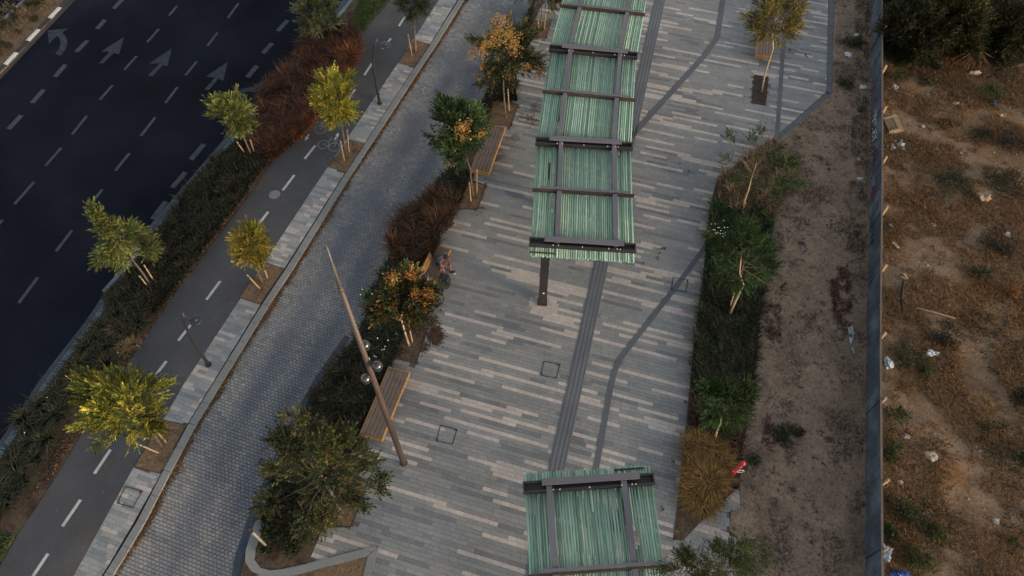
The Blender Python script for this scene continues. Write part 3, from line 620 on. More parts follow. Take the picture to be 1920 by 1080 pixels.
def clump(name, label, cat, px, n, length, lean, width, cols, r=.12, z=ZP, group=None, mat='blade', flowers=0, wpos=None):
    b = G(*px, z) if wpos is None else np.array(wpos); o = thing(name, label, cat, b, group)
    az = rng.uniform(0, 2 * math.pi, n); rr = r * np.sqrt(rng.random(n)); P = b + np.stack([rr * np.cos(az), rr * np.sin(az), np.zeros(n)], 1)
    v, f, c = blades(P, np.full(n, length), lean, width, cols, .2, az=az + rng.normal(0, .5, n), mid=.6, droop=.62); mk('foliage', v, f, M[mat], o, c)
    for k in range(flowers):
        a = random.uniform(0, 6.28); t = b + [math.cos(a) * length * .5, math.sin(a) * length * .5, length * random.uniform(.8, 1.1)]
        mb = MB(); mb.tube([b, (b + t) / 2 + [0, 0, .05], t], .006, 4); mb.sphere(t, .024, 6, 1, .5, k); mb.build('flower', [M['lawnst'], M['petal']], o)
    return o
M['lawnst'] = pmat('green_stalk', (.06, .09, .03), .8)
def shrub(name, label, px, r, hgt, n, cols, z=None, ll=.07, group=None, wpos=None, cat='bush', lw=.5):
    g = G(*px, .14) if wpos is None else np.array(wpos); z = ground_z(g) if z is None else z; b = np.array([g[0], g[1], z]); o = thing(name, label, cat, b, group)
    nl = 9; a = rng.uniform(0, 6.28, nl); q = np.sqrt(rng.random(nl)) * r * .72; L = b + np.stack([q * np.cos(a), q * np.sin(a) * .85, hgt * rng.uniform(.25, .75, nl)], 1)
    mb = MB()
    for p in L: mb.tube([b - [0, 0, .03], (b + p) / 2 + [0, 0, .05 * hgt], p], [.014, .01, .005], 4, cap=False)
    mb.build('stem', M['bark'], o)
    ix = rng.integers(0, nl, n); gg = norm(rng.normal(0, 1, (n, 3))); P = L[ix] + gg * np.array([r * .42, r * .38, hgt * .4]) * rng.uniform(.3, 1, (n, 1)); P[:, 2] = np.maximum(P[:, 2], z + .01)
    d = norm(gg + [0, 0, .5] + rng.normal(0, .4, (n, 3))); N = norm(rng.normal(0, .6, (n, 3)) + [0, 0, 1]); N = norm(N - d * (N * d).sum(1, keepdims=True)); ln = ll * rng.uniform(.7, 1.4, n)
    v, f = leaf_arrays(P, d, ln, ln * lw, N); mk('foliage', v, f, M['leaf'], o, np.repeat(pick(cols, n, .22), 4, 0)); return o

# ------------------------------------------------------------------ the two tube-roofed shelters
ZT = 4.2
def shelter_unit(root, q, near_over, far_over, thick, thin, fr=(.24, .81), n=44, gaps=()):
    """q: near-left, near-right, far-right, far-left roof corners in the photo; thick/thin: cross-beam stations along the length (0..1)"""
    c = [G(u, v, ZT) for u, v in q]; nl, nr, fr_, fl = c
    ax = norm((nr - nl) + (fr_ - fl)); ay = np.array([-ax[1], ax[0], 0]); W_ = (np.linalg.norm(nr - nl) + np.linalg.norm(fr_ - fl)) / 2
    mid = (nl + nr) / 2; L_ = np.dot((fl + fr_) / 2 - mid, ay); sh = np.dot((fl + fr_) / 2 - mid, ax)
    o0 = mid - ax * W_ / 2
    def P(s, t, z=0): return o0 + ax * (W_ * s + sh * t) + ay * (L_ * t) + np.array([0, 0, z])
    ly = norm(P(0, 1) - P(0, 0)); az = np.array([0, 0, 1.0])
    # tubes: one mesh shared by all of this unit, each tube an object of its own
    Lt = L_ + near_over + far_over; r = W_ / n * .43; meshes = {}
    def tube_mesh(L):
        k = round(L, 2)
        if k not in meshes:
            mb = MB(); mb.tube([np.zeros(3), ly * L], r, 8); me = bpy.data.meshes.new('green_tube'); me.from_pydata([list(map(float, v)) for v in mb.v], [], mb.f); me.materials.append(M['tube'])
            me.polygons.foreach_set('use_smooth', [len(f) == 4 for f in mb.f]); meshes[k] = me
        return meshes[k]
    rr = random.Random(int(q[0][0]))
    for i in range(n):
        s = (i + .5) / n; st = P(s, 0) - ly * (near_over + rr.uniform(-.015, .03)) + az * rr.choice([0, 0, 0, -.03, .012]) + ax * rr.uniform(-.012, .012)
        g = [x for x in gaps if x[0] == i]
        if g:
            _, a, b = g[0]
            if a > 0: link('green_tube', tube_mesh(near_over + L_ * a), root, st)
            if b < 1: link('green_tube', tube_mesh(L_ * (1 - b) + far_over), root, st + ly * (near_over + L_ * b))
        else: link('green_tube', tube_mesh(Lt), root, st)
    # long beams over the tubes
    for f in fr:
        mb = MB(); mb.box((P(f, 0) + P(f, 1)) / 2 + az * (.15), ax, ly, az, .18, L_ - .02, .13); mb.build('long_beam', M['steel'], root)
        mb = MB(); mb.box((P(f, 0) + P(f, 1)) / 2 + az * (.065), ax, ly, az, .12, L_ - .02, .04); mb.build('beam_web', M['steeld'], root)
    for t in thick:
        c0 = P(.5, t)
        for k in (-1, 1):
            mb = MB(); mb.box(c0 + ly * k * .15 + az * .125, ax, ly, az, W_ + .1, .06, .17); mb.build('cross_beam', M['steeld'], root)
        mb = MB(); mb.box(c0 + az * .07, ax, ly, az, W_ + .04, .26, .04); mb.build('beam_flange', M['steeld'], root)
        for k in (-1, 1):
            mb = MB(); mb.box(c0 + ax * k * (W_ / 2 + .02) + az * .125, ax, ly, az, .04, .26, .15); mb.build('end_plate', M['steeld'], root)
        mb = MB(); mb.box(P(.515, t) + ly * .1 + az * .262, ax, ly, az, W_ * .76, .2, .09); mb.build('cover_plate', M['steel'], root)
        mb = MB()
        for s in (.22, .27, .5, .75, .83, .86): mb.box(P(s, t) - ly * .15 + az * .225, ax, ly, az, .035, .035, .03)
        b_ = mb.build('bolt', M['pale'], root); b_['kind'] = 'stuff'
    for t in thin:
        c0 = P(.5, t); mb = MB(); mb.box(c0 + az * .14 - ly * .05, ax, ly, az, W_ + .1, .06, .16); mb.build('cross_beam', M['rust'], root)
        mb = MB(); mb.box(P(.515, t) + ly * .05 + az * .235, ax, ly, az, W_ * .9, .09, .03); mb.build('cover_plate', M['steel'], root)
    return P, ly, ax, W_, L_
def column(root, p, ax, ly):
    az = np.array([0, 0, 1.0]); h = ZT - .12 - ZP; mb = MB(); mb.box(p + az * h / 2, ax, ly, az, .34, .34, h); c = mb.build('column', M['steeld'], root)
    mb = MB(); mb.box(p + az * .012, ax, ly, az, .4, .4, .024); mb.build('base_plate', M['steeld'], c)
sroot = thing('shelter', 'long segmented shelter roofed with green tubes running up the plaza to the top edge', 'shelter', G(1017, 566, ZP), 'tube-roofed shelters on the plaza')
PC, ly, ax, Wc, Lc = shelter_unit(sroot, [(995.5, 461), (1187.5, 466), (1184, 282), (1005, 266)], .55, 0.0, [0, 1], [.5], (.26, .82), gaps=[(6, .62, .8), (8, .3, .46), (38, .9, .93)])
p0 = np.array(COLBASE); column(sroot, p0, ax, ly)
for s, t in ((.12, .98),): column(sroot, PC(s, t) * [1, 1, 0] + [0, 0, ZP], ax, ly)
mb = MB(); mb.box(p0 + np.array([.02, -.172, .95]), (1, 0, 0), (0, 1, 0), (0, 0, 1), .07, .006, .07); mb.build('white_sticker', M['cup'], sroot)
mb = MB(); mb.box(PC(.12, 0) - ly * .42 + np.array([0, 0, .05]), ax, ly, (0, 0, 1), .95, .05, .03); mb.build('tube_clip', M['rust'], sroot)
PB, ly, ax, Wb, Lb = shelter_unit(sroot, [(1005, 264), (1184, 280), (1192, 110), (1032, 94)], -.12, 0.0, [1], [.5], (.24, .81), gaps=[(9, .1, .4)])
column(sroot, PB(.12, .98) * [1, 1, 0] + [0, 0, ZP], ax, ly)
PA, ly, ax, Wa, La = shelter_unit(sroot, [(1032, 92), (1192, 108), (1222, -45), (1070, -62)], -.12, 0.0, [1], [.48], (.23, .80), gaps=[(12, .3, .5)])
column(sroot, PA(.12, .98) * [1, 1, 0] + [0, 0, ZP], ax, ly)
s2 = thing('shelter', 'near short shelter with a green tube roof, at the bottom edge below the lamp mast', 'shelter', G(1110, 1110, ZP), 'tube-roofed shelters on the plaza')
PD, ly, ax, Wd_, Ld = shelter_unit(s2, [(1001, 1262), (1274, 1243), (1222, 900), (984, 918)], .5, .5, [0, 1], [.5], (.19, .77), gaps=[(35, .6, .74), (36, .62, .7), (22, .8, .83)])
mb = MB(); mb.box(PD(.83, 1) + ly * .4 + np.array([0, 0, .05]), ax, ly, (0, 0, 1), .95, .05, .03); mb.build('tube_clip', M['steeld'], s2)
for s, t in ((.85, .04), (.85, .95)): column(s2, PD(s, t) * [1, 1, 0] + [0, 0, ZP], ax, ly)

# ------------------------------------------------------------------ lamp mast and path lamps
mbp = G(757, 868, ZP); mast = thing('lamp_mast', 'tall tapering bronze mast with three mirror globes beside the slatted bench', 'lamp mast', mbp)
def on_mast(v): u = 757 + (612 - 757) * (868 - v) / (868 - 460); return V(u, v, mbp[1])
mid = V(639, 542, mbp[1]); tipp = V(612, 460, mbp[1]); tipp[0] += 0
mb = MB(); mb.tube([mbp, mbp * .55 + mid * .45, mid], [.115, .095, .062], 14); mb.build('pole', M['mast'], mast, True)
mb = MB(); mb.tube([mid - norm(tipp - mid) * .05, mid + norm(tipp - mid) * .05], .075, 12); mb.build('joint_collar', M['mast'], mast, True)
mb = MB(); mb.tube([mid, tipp], [.052, .01], 10); mb.build('tip', M['tip'], mast, True)
mb = MB(); mb.tube([mbp, mbp + [0, 0, .03]], .15, 14); mb.build('base_plate', M['mast'], mast)
for (u, v) in ((707, 686), (685.5, 710), (684, 647)):
    off = .35 if u > 700 else -.3
    p = V(u, v, mbp[1] - (.15 if u != 684 else -.15)); a = on_mast(v)
    zz = p[2]; axis = mbp + (mid - mbp) * ((zz - mbp[2]) / (mid[2] - mbp[2]))
    g_ = MB(); g_.sphere(p, .165 if u != 684 else .155, 20); gl = g_.build('globe', M['globe'], mast, True)
    mb = MB(); mb.tube([axis, p], [.035, .03], 7); mb.build('bracket', M['mast'], mast)
    mb = MB(); mb.tube([p - [0, 0, .19], p - [0, 0, .12]], .1, 10); mb.build('globe_collar', M['lampd'], gl)
for lab, bpx, path, disc in (('curved black path lamp nearer the camera, on the walkway', (391, 684), [(376, 661), (361, 638), (351, 618), (345.5, 602), (342, 587)], (367, 600)), ('curved black path lamp farther up the walkway below the dark tree', (712, 194), [(706, 161), (700, 128), (698.5, 108), (702, 86), (707, 73)], (723, 84))):
    b = G(*bpx, ZP); r = thing('path_lamp', lab, 'street lamp', b, 'path lamps along the bike lane')
    pts = [b] + [V(u, v, b[1]) for u, v in path]; mb = MB(); mb.tube(pts, [.075, .07, .065, .055, .05, .042], 10); mb.build('pole', M['lamp'], r, True)
    d = V(*disc, b[1] - .05); tgt = pts[-1] * .8 + pts[-2] * .2; mb = MB(); mb.tube([tgt, d + [-.15, 0, .02]], [.022, .02], 6); mb.build('arm', M['lamp'], r)
    mb = MB(); mb.tube([d - [0, 0, .035], d - [0, 0, .01], d + [0, 0, .025], d + [0, 0, .04]], [.15, .25, .24, .14], 20); mb.build('lamp_head', M['lampd'], r, True)
    mb = MB(); mb.tube([d + [0, 0, .04], d + [0, 0, .09]], [.1, .07], 12); mb.build('head_cap', M['lamp'], r)
    mb = MB(); mb.tube([b, b + [0, 0, .03]], .13, 12); mb.build('base_plate', M['lamp'], r)

# ------------------------------------------------------------------ benches
def bench(label, q, slats=5, end='near'):
    z = ZP + .45; c = [G(u, v, z) for u, v in q]; fl, fr_, nr, nl = c      # far-left, far-right, near-right, near-left
    ly = norm((fl + fr_) - (nl + nr)); ax = np.array([ly[1], -ly[0], 0]); L = np.linalg.norm((fl + fr_) - (nl + nr)) / 2; w = abs(np.dot(fr_ - fl, ax)); ctr = sum(c) / 4
    r = thing('bench', label, 'bench', [ctr[0], ctr[1], ZP], 'timber benches along the planting'); az = np.array([0, 0, 1.0]); me = None
    p = w / slats; mb = MB(); mb.box(ctr, ax, ly, az, p - .018, L - .07, .045)
    for i in range(slats):
        x = -w / 2 + p * (i + .5); pos = ctr + ax * x - az * .0225
        if me is None: b0 = MB(); b0.box(pos, ax, ly, az, p - .02, L - .07, .045); o = b0.build('slat', M['wood'], r, loc=pos); me = o.data
        else: link('slat', me, r, pos)
    for s, nm in ((1, 'edge_board'), (-1, 'edge_board')):
        mb = MB(); mb.box(ctr + ax * s * (w / 2 + .022) - az * .1, ax, ly, az, .036, L + .08, .2); mb.build(nm, M['woodo'], r)
        mb = MB(); mb.box(ctr + ly * s * (L / 2 + .0) - az * .06, ax, ly, az, w + .004, .04, .12); mb.build('end_board', M['woodo'], r)
        mb = MB(); mb.box(ctr + ly * s * (L / 2 - .004) - az * .18, ax, ly, az, w + .004, .04, .1); mb.build('end_board', M['woodo'], r)
    for s in (-.36, 0, .36):
        mb = MB(); mb.box(ctr + ly * s * L - az * .25, ax, ly, az, w * .7, .12, .4); mb.build('leg', M['lamp'], r)
    return r, ctr, ax, ly, L, w
bench('slatted backless timber bench behind the lamp mast, beside the dark hedge', [(730, 688), (766, 698), (713, 824), (677, 814)])
bench('backless timber bench under the green and orange tree', [(916, 232), (946, 239), (914, 324), (885, 317)])
bench('backless timber bench by the dark tree pit at the top right of the plaza', [(1426, 25), (1452, 28), (1446, 105), (1418, 103)], 5)
b2, bc, bax, bly, bL, bw = bench('timber bench with a backrest and a person sitting on it', [(824, 461), (843, 467), (790, 572), (771, 566)], 4)
az = np.array([0, 0, 1.0])
for k in range(3):
    mb = MB(); mb.box(bc - bax * (bw / 2 + .02 + .03 * k) + az * (.14 + k * .13) - bly * .28, bax, bly, az, .04, bL * .7, .11); mb.build('backrest_board', M['woodo'], b2)
for s in (.06, -.55):
    mb = MB(); mb.tube([bc - bax * (bw / 2 + .06) + bly * bL * s - az * .3, bc - bax * (bw / 2 + .12) + bly * bL * s + az * .5], .022, 6); mb.build('backrest_strut', M['lamp'], b2)
mb = MB(); pa = bc + bly * bL * .30
mb.tube([pa - bax * bw * .5, pa - bax * bw * .5 + az * .22, pa + bax * bw * .45 + az * .22, pa + bax * bw * .45], .024, 6); mb.build('armrest', M['lamp'], b2)
p = G(835.5, 479, ZP + .45); cu = thing('paper_cup', 'small white cup standing by the armrest of the occupied bench', 'cup', p); mb = MB(); mb.tube([p, p + az * .12], [.03, .042], 10); mb.build('cup_body', M['cup'], cu); mb = MB(); mb.tube([p + az * .12, p + az * .13], [.045, .04], 10); mb.build('lid', M['cup'], cu)
p = G(801, 528, ZP + .45); bg = thing('shoulder_bag', 'purple cloth bag with a pale stripe on the occupied bench', 'bag', p)
mb = MB(); mb.sphere(p + az * .13, (.17, .24, .15), 14, 0, .35, 3); mb.build('bag_body', M['purple'], bg, True); mb = MB(); mb.tube([p + az * .27 + bax * .02 + bly * .1, p + az * .285 + bax * .05, p + az * .26 + bax * .1 - bly * .1], .017, 6); mb.build('pale_stripe', M['cup'], bg)
mb = MB(); mb.tube([p + bly * .18 + az * .2, p + az * .4 + bly * .02 - bax * .05, p - bly * .18 + az * .2], .012, 6); mb.build('strap', M['purple'], bg)

# ------------------------------------------------------------------ the person on the bench (one continuous skinned body)
def skinned(name, pts, edges, rad, mat, parent, sub=1, root=0):
    w = base(parent); me = bpy.data.meshes.new(name); me.from_pydata([tuple(np.array(p) - w) for p in pts], edges, []); me.materials.append(mat)
    o = link(name, me, parent)
    m = o.modifiers.new('skin', 'SKIN'); m.use_smooth_shade = True; sv = me.skin_vertices[0].data
    for i, r in enumerate(rad): sv[i].radius = (r, r); sv[i].use_root = i == root
    s = o.modifiers.new('sub', 'SUBSURF'); s.levels = sub; s.render_levels = sub; return o
hip = G(824.5, 493, ZP + .45) + az * .12; fw = norm(bax - bly * .25); rt = np.array([fw[1], -fw[0], 0])       # faces out of the bench; rt = their right side
def B(f, r, u): return hip + fw * f + rt * r + az * u
person = thing('person', 'person in a blue-grey top bending forward on the bench beside the bicycle', 'person', [hip[0], hip[1], ZP])
gz = -(hip[2] - ZP)
K = {'pelvis': (0, 0, 0), 'waist': (.05, 0, .2), 'chest': (.22, 0, .37), 'neck': (.33, 0, .49), 'head0': (.4, 0, .55), 'head1': (.46, 0, .64)}
sides = {}
pts = [B(*K[k]) for k in K]; rad = [.125, .115, .13, .055, .088, .085]; ed = [(i, i + 1) for i in range(5)]
def ch(par, lst):
    for p, r in lst: pts.append(B(*p)); rad.append(r); ed.append((par, len(pts) - 1)); par = len(pts) - 1
    return par
for s, kn, ft in ((1, (.41, .26, .02), (.4, .34, gz + .07)), (-1, (.44, -.15, .03), (.48, -.13, gz + .07))):
    ch(0, [((.06, .1 * s, -.01), .1), ((kn[0] * .55, kn[1] * .75, .02), .08), (kn, .062), (((kn[0] + ft[0]) / 2 - .02, (kn[1] + ft[1]) / 2, gz * .45), .052), (ft, .038), ((ft[0] + .12, ft[1], gz + .035), .035), ((ft[0] + .2, ft[1] + .01 * s, gz + .03), .026)])
    w_ = ch(2, [((.22, .19 * s, .38), .06), ((.32, .25 * s, .18), .045), ((.42, .12 * s, .16), .034), ((.46, .1 * s, .165), .03)])
    for j in range(4):                          # fingers curled round the phone
        o_ = (j - 1.5) * .02; ch(w_, [((.5, .1 * s + o_, .175 - .002 * j), .009), ((.53 - abs(o_) * .3, .085 * s + o_ * .8, .185), .0085), ((.535, .06 * s + o_ * .7, .2), .008)])
    ch(w_, [((.48, .07 * s, .19), .01), ((.51, .05 * s, .21), .009)])
body = skinned('body', pts, ed, rad, M['skin'], person)
skinned('shirt', [B(.0, 0, .06), B(.05, 0, .2), B(.22, 0, .37), B(.3, 0, .45), B(.22, .2, .38), B(.28, .235, .25), B(.22, -.2, .38), B(.28, -.235, .25)], [(0, 1), (1, 2), (2, 3), (2, 4), (4, 5), (2, 6), (6, 7)], [.15, .145, .165, .08, .08, .065, .08, .065], M['shirt'], person)
skinned('shorts', [B(0, 0, 0), B(.06, .1, -.01), B(.25, .21, .02), B(.06, -.1, -.01), B(.25, -.11, .025)], [(0, 1), (1, 2), (0, 3), (3, 4)], [.145, .115, .095, .115, .095], M['shorts'], person)
hd = B(.43, 0, .6); mb = MB(); mb.sphere(hd - fw * .02 + az * .035, (.118, .11, .108), 14, 0, .1, 2); mb.build('hair', M['hair'], person, True)
mb = MB(); nf = norm(fw * .8 - az * .5)
mb.sphere(hd + nf * .1, (.018, .018, .024), 6); mb.build('nose', M['skin'], person, True)
for s in (1, -1):
    mb = MB(); mb.sphere(hd + rt * s * .092 - az * .01, (.02, .02, .03), 6); mb.build('ear', M['skin'], person, True)
    mb = MB(); mb.sphere(hd + nf * .085 + rt * s * .032 + az * .028, .012, 6); mb.build('eye', M['hair'], person, True)
for s, ft in ((1, (.4, .34)), (-1, (.48, -.13))):
    mb = MB(); mb.sphere(B(ft[0] + .09, ft[1], gz + .06), (.13, .07, .06), 10); sh = mb.build('shoe', M['shoe'], person, True)
    mb = MB(); mb.box(B(ft[0] + .09, ft[1], gz + .012), fw, rt, az, .28, .1, .024); mb.build('sole', M['sole'], sh)
ph = thing('phone', 'dark phone held in the hands of the seated person', 'phone', B(.53, 0, .2)); mb = MB(); mb.box(B(.53, 0, .2), norm(fw + az * .6), rt, norm(az - fw * .6), .14, .07, .01); mb.build('phone_case', M['blackp'], ph)

# ------------------------------------------------------------------ the bicycle by the bench
wa, wb = G(820.5, 566, ZP + .3), G(838, 527, ZP + .3); bd = norm(wb - wa); nrm_ = np.array([bd[1], -bd[0], 0]); le = norm(az + nrm_ * -.35)   # leans towards the bench
cb = (wa + wb) / 2; bk = thing('bicycle', 'black bicycle leaning at the near end of the occupied bench', 'bicycle', [cb[0], cb[1], ZP], None)
dist = np.linalg.norm(wb - wa)
def Q(s, h): return cb + bd * (s * .52) + le * (h - .3)
for s, turn in ((-1, .5), (1, 0)):
    c = Q(s, .3); d2 = norm(bd + nrm_ * turn); wr = thing_part = None
    ring = [c + .30 * (d2 * math.cos(t) + le * math.sin(t)) for t in np.linspace(0, 2 * math.pi, 25)]
    mb = MB(); mb.tube(ring, .024, 6, cap=False); wh = mb.build('wheel', M['rubber'], bk, True)
    mb = MB(); mb.tube([c + .272 * (d2 * math.cos(t) + le * math.sin(t)) for t in np.linspace(0, 2 * math.pi, 25)], .01, 5, cap=False); mb.build('rim', M['lampd'], wh, True)
    for j in range(8):
        t = j * math.pi / 4; mb = MB(); mb.tube([c, c + .27 * (d2 * math.cos(t) + le * math.sin(t))], .004, 3); mb.build('spoke', M['lampd'], wh)
mb = MB()
for a, b in ((Q(-1, .3), Q(-.72, .72)), (Q(-.72, .66), Q(-.05, .28)), (Q(-.72, .72), Q(.38, .66)), (Q(-.05, .28), Q(.4, .72)), (Q(-.05, .28), Q(1, .3)), (Q(1, .3), Q(.38, .66)), (Q(-.72, .7), Q(-.66, .92))): mb.tube([a, b], .028, 6)
mb.build('frame', M['blackp'], bk)
mb = MB(); hb = Q(-.66, .95); mb.tube([hb + nrm_ * .28 - bd * -.08, hb + nrm_ * .1, hb - nrm_ * .1, hb - nrm_ * .28 - bd * -.08], .014, 6); mb.build('handlebar', M['blackp'], bk)
mb = MB(); mb.sphere(Q(.42, .78), (.07, .12, .04), 8); mb.build('saddle', M['blackp'], bk, True)
mb = MB(); mb.box(Q(.95, .66), nrm_, bd, le, .14, .34, .02); mb.build('rear_rack', M['blackp'], bk)
for k in (-1, 1):
    mb = MB(); mb.box(Q(.95, .5) + nrm_ * .13 * k, nrm_, bd, le, .1, .32, .28); mb.build('pannier_bag', M['rubber'], bk)
mb = MB(); mb.tube([Q(-.05, .28) - nrm_ * .04, Q(-.05, .28) + nrm_ * .04], .09, 12); mb.build('crank', M['lampd'], bk)
mb = MB(); mb.box(Q(-.86, .62) + nrm_ * .05, nrm_, bd, le, .04, .03, .04); mb.build('red_reflector', M['red'], bk)

# ------------------------------------------------------------------ small post on the rounded bed corner, red standpipe
b = G(502, 1026, ZP); t = V(466, 991, b[1]); o = thing('marker_post', 'slim pale post with a black cap on the rounded bed corner', 'post', b); mb = MB(); mb.tube([b, b * .15 + t * .85], [.05, .045], 10); mb.build('pole', M['post'], o, True); mb = MB(); mb.tube([b * .17 + t * .83, t], [.05, .06], 10); mb.build('cap', M['blackp'], o); mb = MB(); mb.tube([t, t + [0, 0, .03]], [.075, .03], 10); mb.build('cap_top', M['blackp'], o)
b = G(1369, 893, ZP); o = thing('hydrant', 'red hydrant with a pale hand wheel at the edge of the tan grass bed', 'hydrant', b)
t = V(1379, 869, b[1]); t[0] = b[0] + .12; d = norm(t - b); mb = MB(); mb.tube([b, b + d * .1, b + d * .12, t], [.1, .1, .07, .07], 12); mb.build('standpipe', M['red'], o, True)
mb = MB(); mb.sphere(t, .1, 12); mb.build('valve_head', M['red'], o, True); mb = MB(); q = b * .35 + t * .65 + np.array([.06, -.12, 0]); mb.tube([q + .12 * np.array([math.cos(a), 0, math.sin(a)]) for a in np.linspace(0, 6.283, 17)], .014, 5, cap=False); mb.build('hand_wheel', M['pale'], o, True)
mb = MB(); mb.tube([q, b * .35 + t * .65], .018, 6); mb.build('wheel_stem', M['pale'], o); mb = MB(); mb.tube([b * .5 + t * .5, b * .5 + t * .5 + [-.17, -.05, 0]], .045, 8); mb.build('outlet', M['red'], o)

# ------------------------------------------------------------------ sheet fence with timber posts
FH = 1.42
fen = thing('sheet_fence', 'weathered blue-grey sheet fence with timber posts between the verge and the waste ground', 'fence', [float(fence_x(14)), 14, ZP])
post_v = [1048, 928, 778, 660, 538, 433, 338, 245, 170, 97, 30, -60]
ys = [G(1640, v, ZP)[1] for v in [1190] + post_v]; ys = sorted(ys); ys = [2.5] + ys + [46]
def pan(a, b):
    n = max(4, int((b - a) / .16)); vs, fs = [], []; tk = .05
    for i in range(n + 1):
        y = a + .012 + (b - a - .024) * i / n; x = float(fence_x(y)) + (.028 if i % 2 else 0)
        for xx in (x, x + tk):
            for z in (ZP - .2, ZP + .42, ZP + .45, FH + ZP): vs.append((xx + (.012 if z == ZP + .45 else 0) * 0, y, z))
    for i in range(n):
        k = i * 8; m_ = k + 8
        for j in range(3): fs += [[k + j, m_ + j, m_ + j + 1, k + j + 1][::-1], [k + 4 + j, m_ + 4 + j, m_ + 4 + j + 1, k + 4 + j + 1]]
        fs.append([k + 3, k + 7, m_ + 7, m_ + 3][::-1])
    fs += [[0, 1, 2, 3, 7, 6, 5, 4], [n * 8 + q for q in (0, 1, 2, 3, 7, 6, 5, 4)][::-1]]
    mk('sheet_panel', vs, fs, M['fence'], fen)
for a, b in zip(ys[:-1], ys[1:]):
    h_ = 2 if b - a > 2.6 else 1
    for k in range(h_): pan(a + (b - a) * k / h_, a + (b - a) * (k + 1) / h_)
xs_ = [(float(fence_x(y)), y) for y in np.linspace(2.5, 46, 40)]
mb = MB(); mb.strip([(x + .03, y, 0) for x, y in xs_[::-1]], .075, FH + ZP + .012); mb2 = MB(); n_ = len(mb.v)
mb2.v = mb.v + [(x, y, z - .03) for x, y, z in mb.v]; mb2.f = mb.f + [[i, i + 1, n_ + i + 1, n_ + i][::-1] for i in range(n_ // 2 - 1)] + [[n_ // 2 + i, n_ // 2 + i + 1, n_ + n_ // 2 + i + 1, n_ + n_ // 2 + i] for i in range(n_ // 2 - 1)]; mb2.m = [0] * len(mb2.f)
mb2.build('top_rail', pmat('rail_brown_edge', (.11, .085, .07), .7, .2), fen)
for i, y in enumerate(ys[1:-1]):
    x = float(fence_x(y)) + .12; r = random.Random(i); ln = r.uniform(.22, .42)
    mb = MB(); mb.box((x + .01, y, (FH + ln) / 2), (1, 0, r.uniform(-.05, .1)), (0, 1, .05), (0, -.03, 1), .09, .07, FH + ln + ZP); mb.build('timber_post', M['stake'], fen)
# graffiti: sprayed strokes on the fence face
def spray(name, strokes, w, mat, vis=None):
    mb = MB(); k = 0
    for st in strokes:
        P = [np.array([float(fence_x(y)) - .006 - .0005 * (k % 4), y, z]) for y, z in st]; k += 1
        L, R = [], []
        for i, p in enumerate(P):
            t = norm(P[min(i + 1, len(P) - 1)] - P[max(i - 1, 0)]); s = norm(np.cross(t, [1, 0, 0])); L.append(p + s * w / 2); R.append(p - s * w / 2)
        for q in L + R: q[0] = min(q[0], float(fence_x(q[1])) - .004)
        n = len(P); mb.add(L + R, [[i, i + 1, n + i + 1, n + i] for i in range(n - 1)])
    o = mb.build(name, mat, fen); o['kind'] = 'stuff'
def fy(v): return float(G(1640, v, ZP + .5)[1])
def word(v0, v1, glyphs, zb, zh):
    out = []; n = len(glyphs); y0, y1 = fy(v0), fy(v1)
    for i, g in enumerate(glyphs):
        for st in g: out.append([(y0 + (y1 - y0) * (i + a * .8) / n, zb + b * zh) for a, b in st])
    return out
gl1 = [[[(0, .9), (.5, 0), (1, 1)]], [[(0, 0), (0, 1), (.9, .8), (0, .5)]], [[(.9, .9), (0, .9), (0, 0), (.9, .1)]], [[(0, 0), (.4, 1), (.9, 0)], [(.2, .4), (.7, .4)]], [[(0, 1), (.5, .5), (1, 1)], [(.5, .5), (.5, 0)]]]
spray('white_graffiti', word(214, 268, gl1, .45, .5), .05, M['gwhite'])
spray('black_graffiti', word(402, 462, gl1[::-1] + gl1[:2], .3, .5), .045, M['gblack'])
for v0, v1, zb, n in ((145, 200, .3, 9), (205, 285, .15, 12), (286, 310, .4, 5), (345, 375, .35, 6)):
    rr = random.Random(v0); spray('red_graffiti', [[(fy(v0) + (fy(v1) - fy(v0)) * (i + rr.random() * .4) / n, zb + rr.uniform(0, .15)), (fy(v0) + (fy(v1) - fy(v0)) * (i + .8 + rr.random()) / n, zb + rr.uniform(.4, .75))] for i in range(n)], .09, M['gred'])
for v0, v1 in ((20, 110), (100, 160), (175, 215), (340, 352)):
    rr = random.Random(v0 + 5); n = 7; spray('pale_graffiti', [[(fy(v0) + (fy(v1) - fy(v0)) * (i + .2) / n, rr.uniform(.25, .4)), (fy(v0) + (fy(v1) - fy(v0)) * (i + .9) / n, rr.uniform(.6, 1.0)), (fy(v0) + (fy(v1) - fy(v0)) * (i + 1.0) / n, rr.uniform(.5, .9))] for i in range(n)], .04, M['gfade'])

# ------------------------------------------------------------------ street trees
YEL = [(.30, .25, .03), (.20, .20, .03), (.12, .135, .025), (.36, .27, .035), (.09, .11, .022)]
YG = [(.15, .16, .04), (.09, .11, .03), (.2, .19, .05), (.06, .08, .024)]
GOLD = [(.38, .25, .03), (.28, .17, .025), (.18, .16, .03), (.33, .28, .04), (.12, .12, .025)]
DGR = [(.03, .042, .016), (.042, .056, .02), (.022, .032, .013), (.06, .065, .02)]
OLV = [(.045, .05, .018), (.065, .065, .02), (.032, .038, .014), (.1, .085, .02)]
BGR = [(.035, .062, .02), (.05, .08, .024), (.07, .1, .03), (.026, .045, .016)]
RUST = [(.34, .19, .05), (.26, .15, .045), (.4, .24, .07), (.2, .11, .035)]
ORG = [(.3, .13, .025), (.22, .09, .02), (.16, .08, .02)]
FERN = [(.024, .046, .013), (.036, .066, .016), (.016, .031, .010), (.05, .08, .02)]
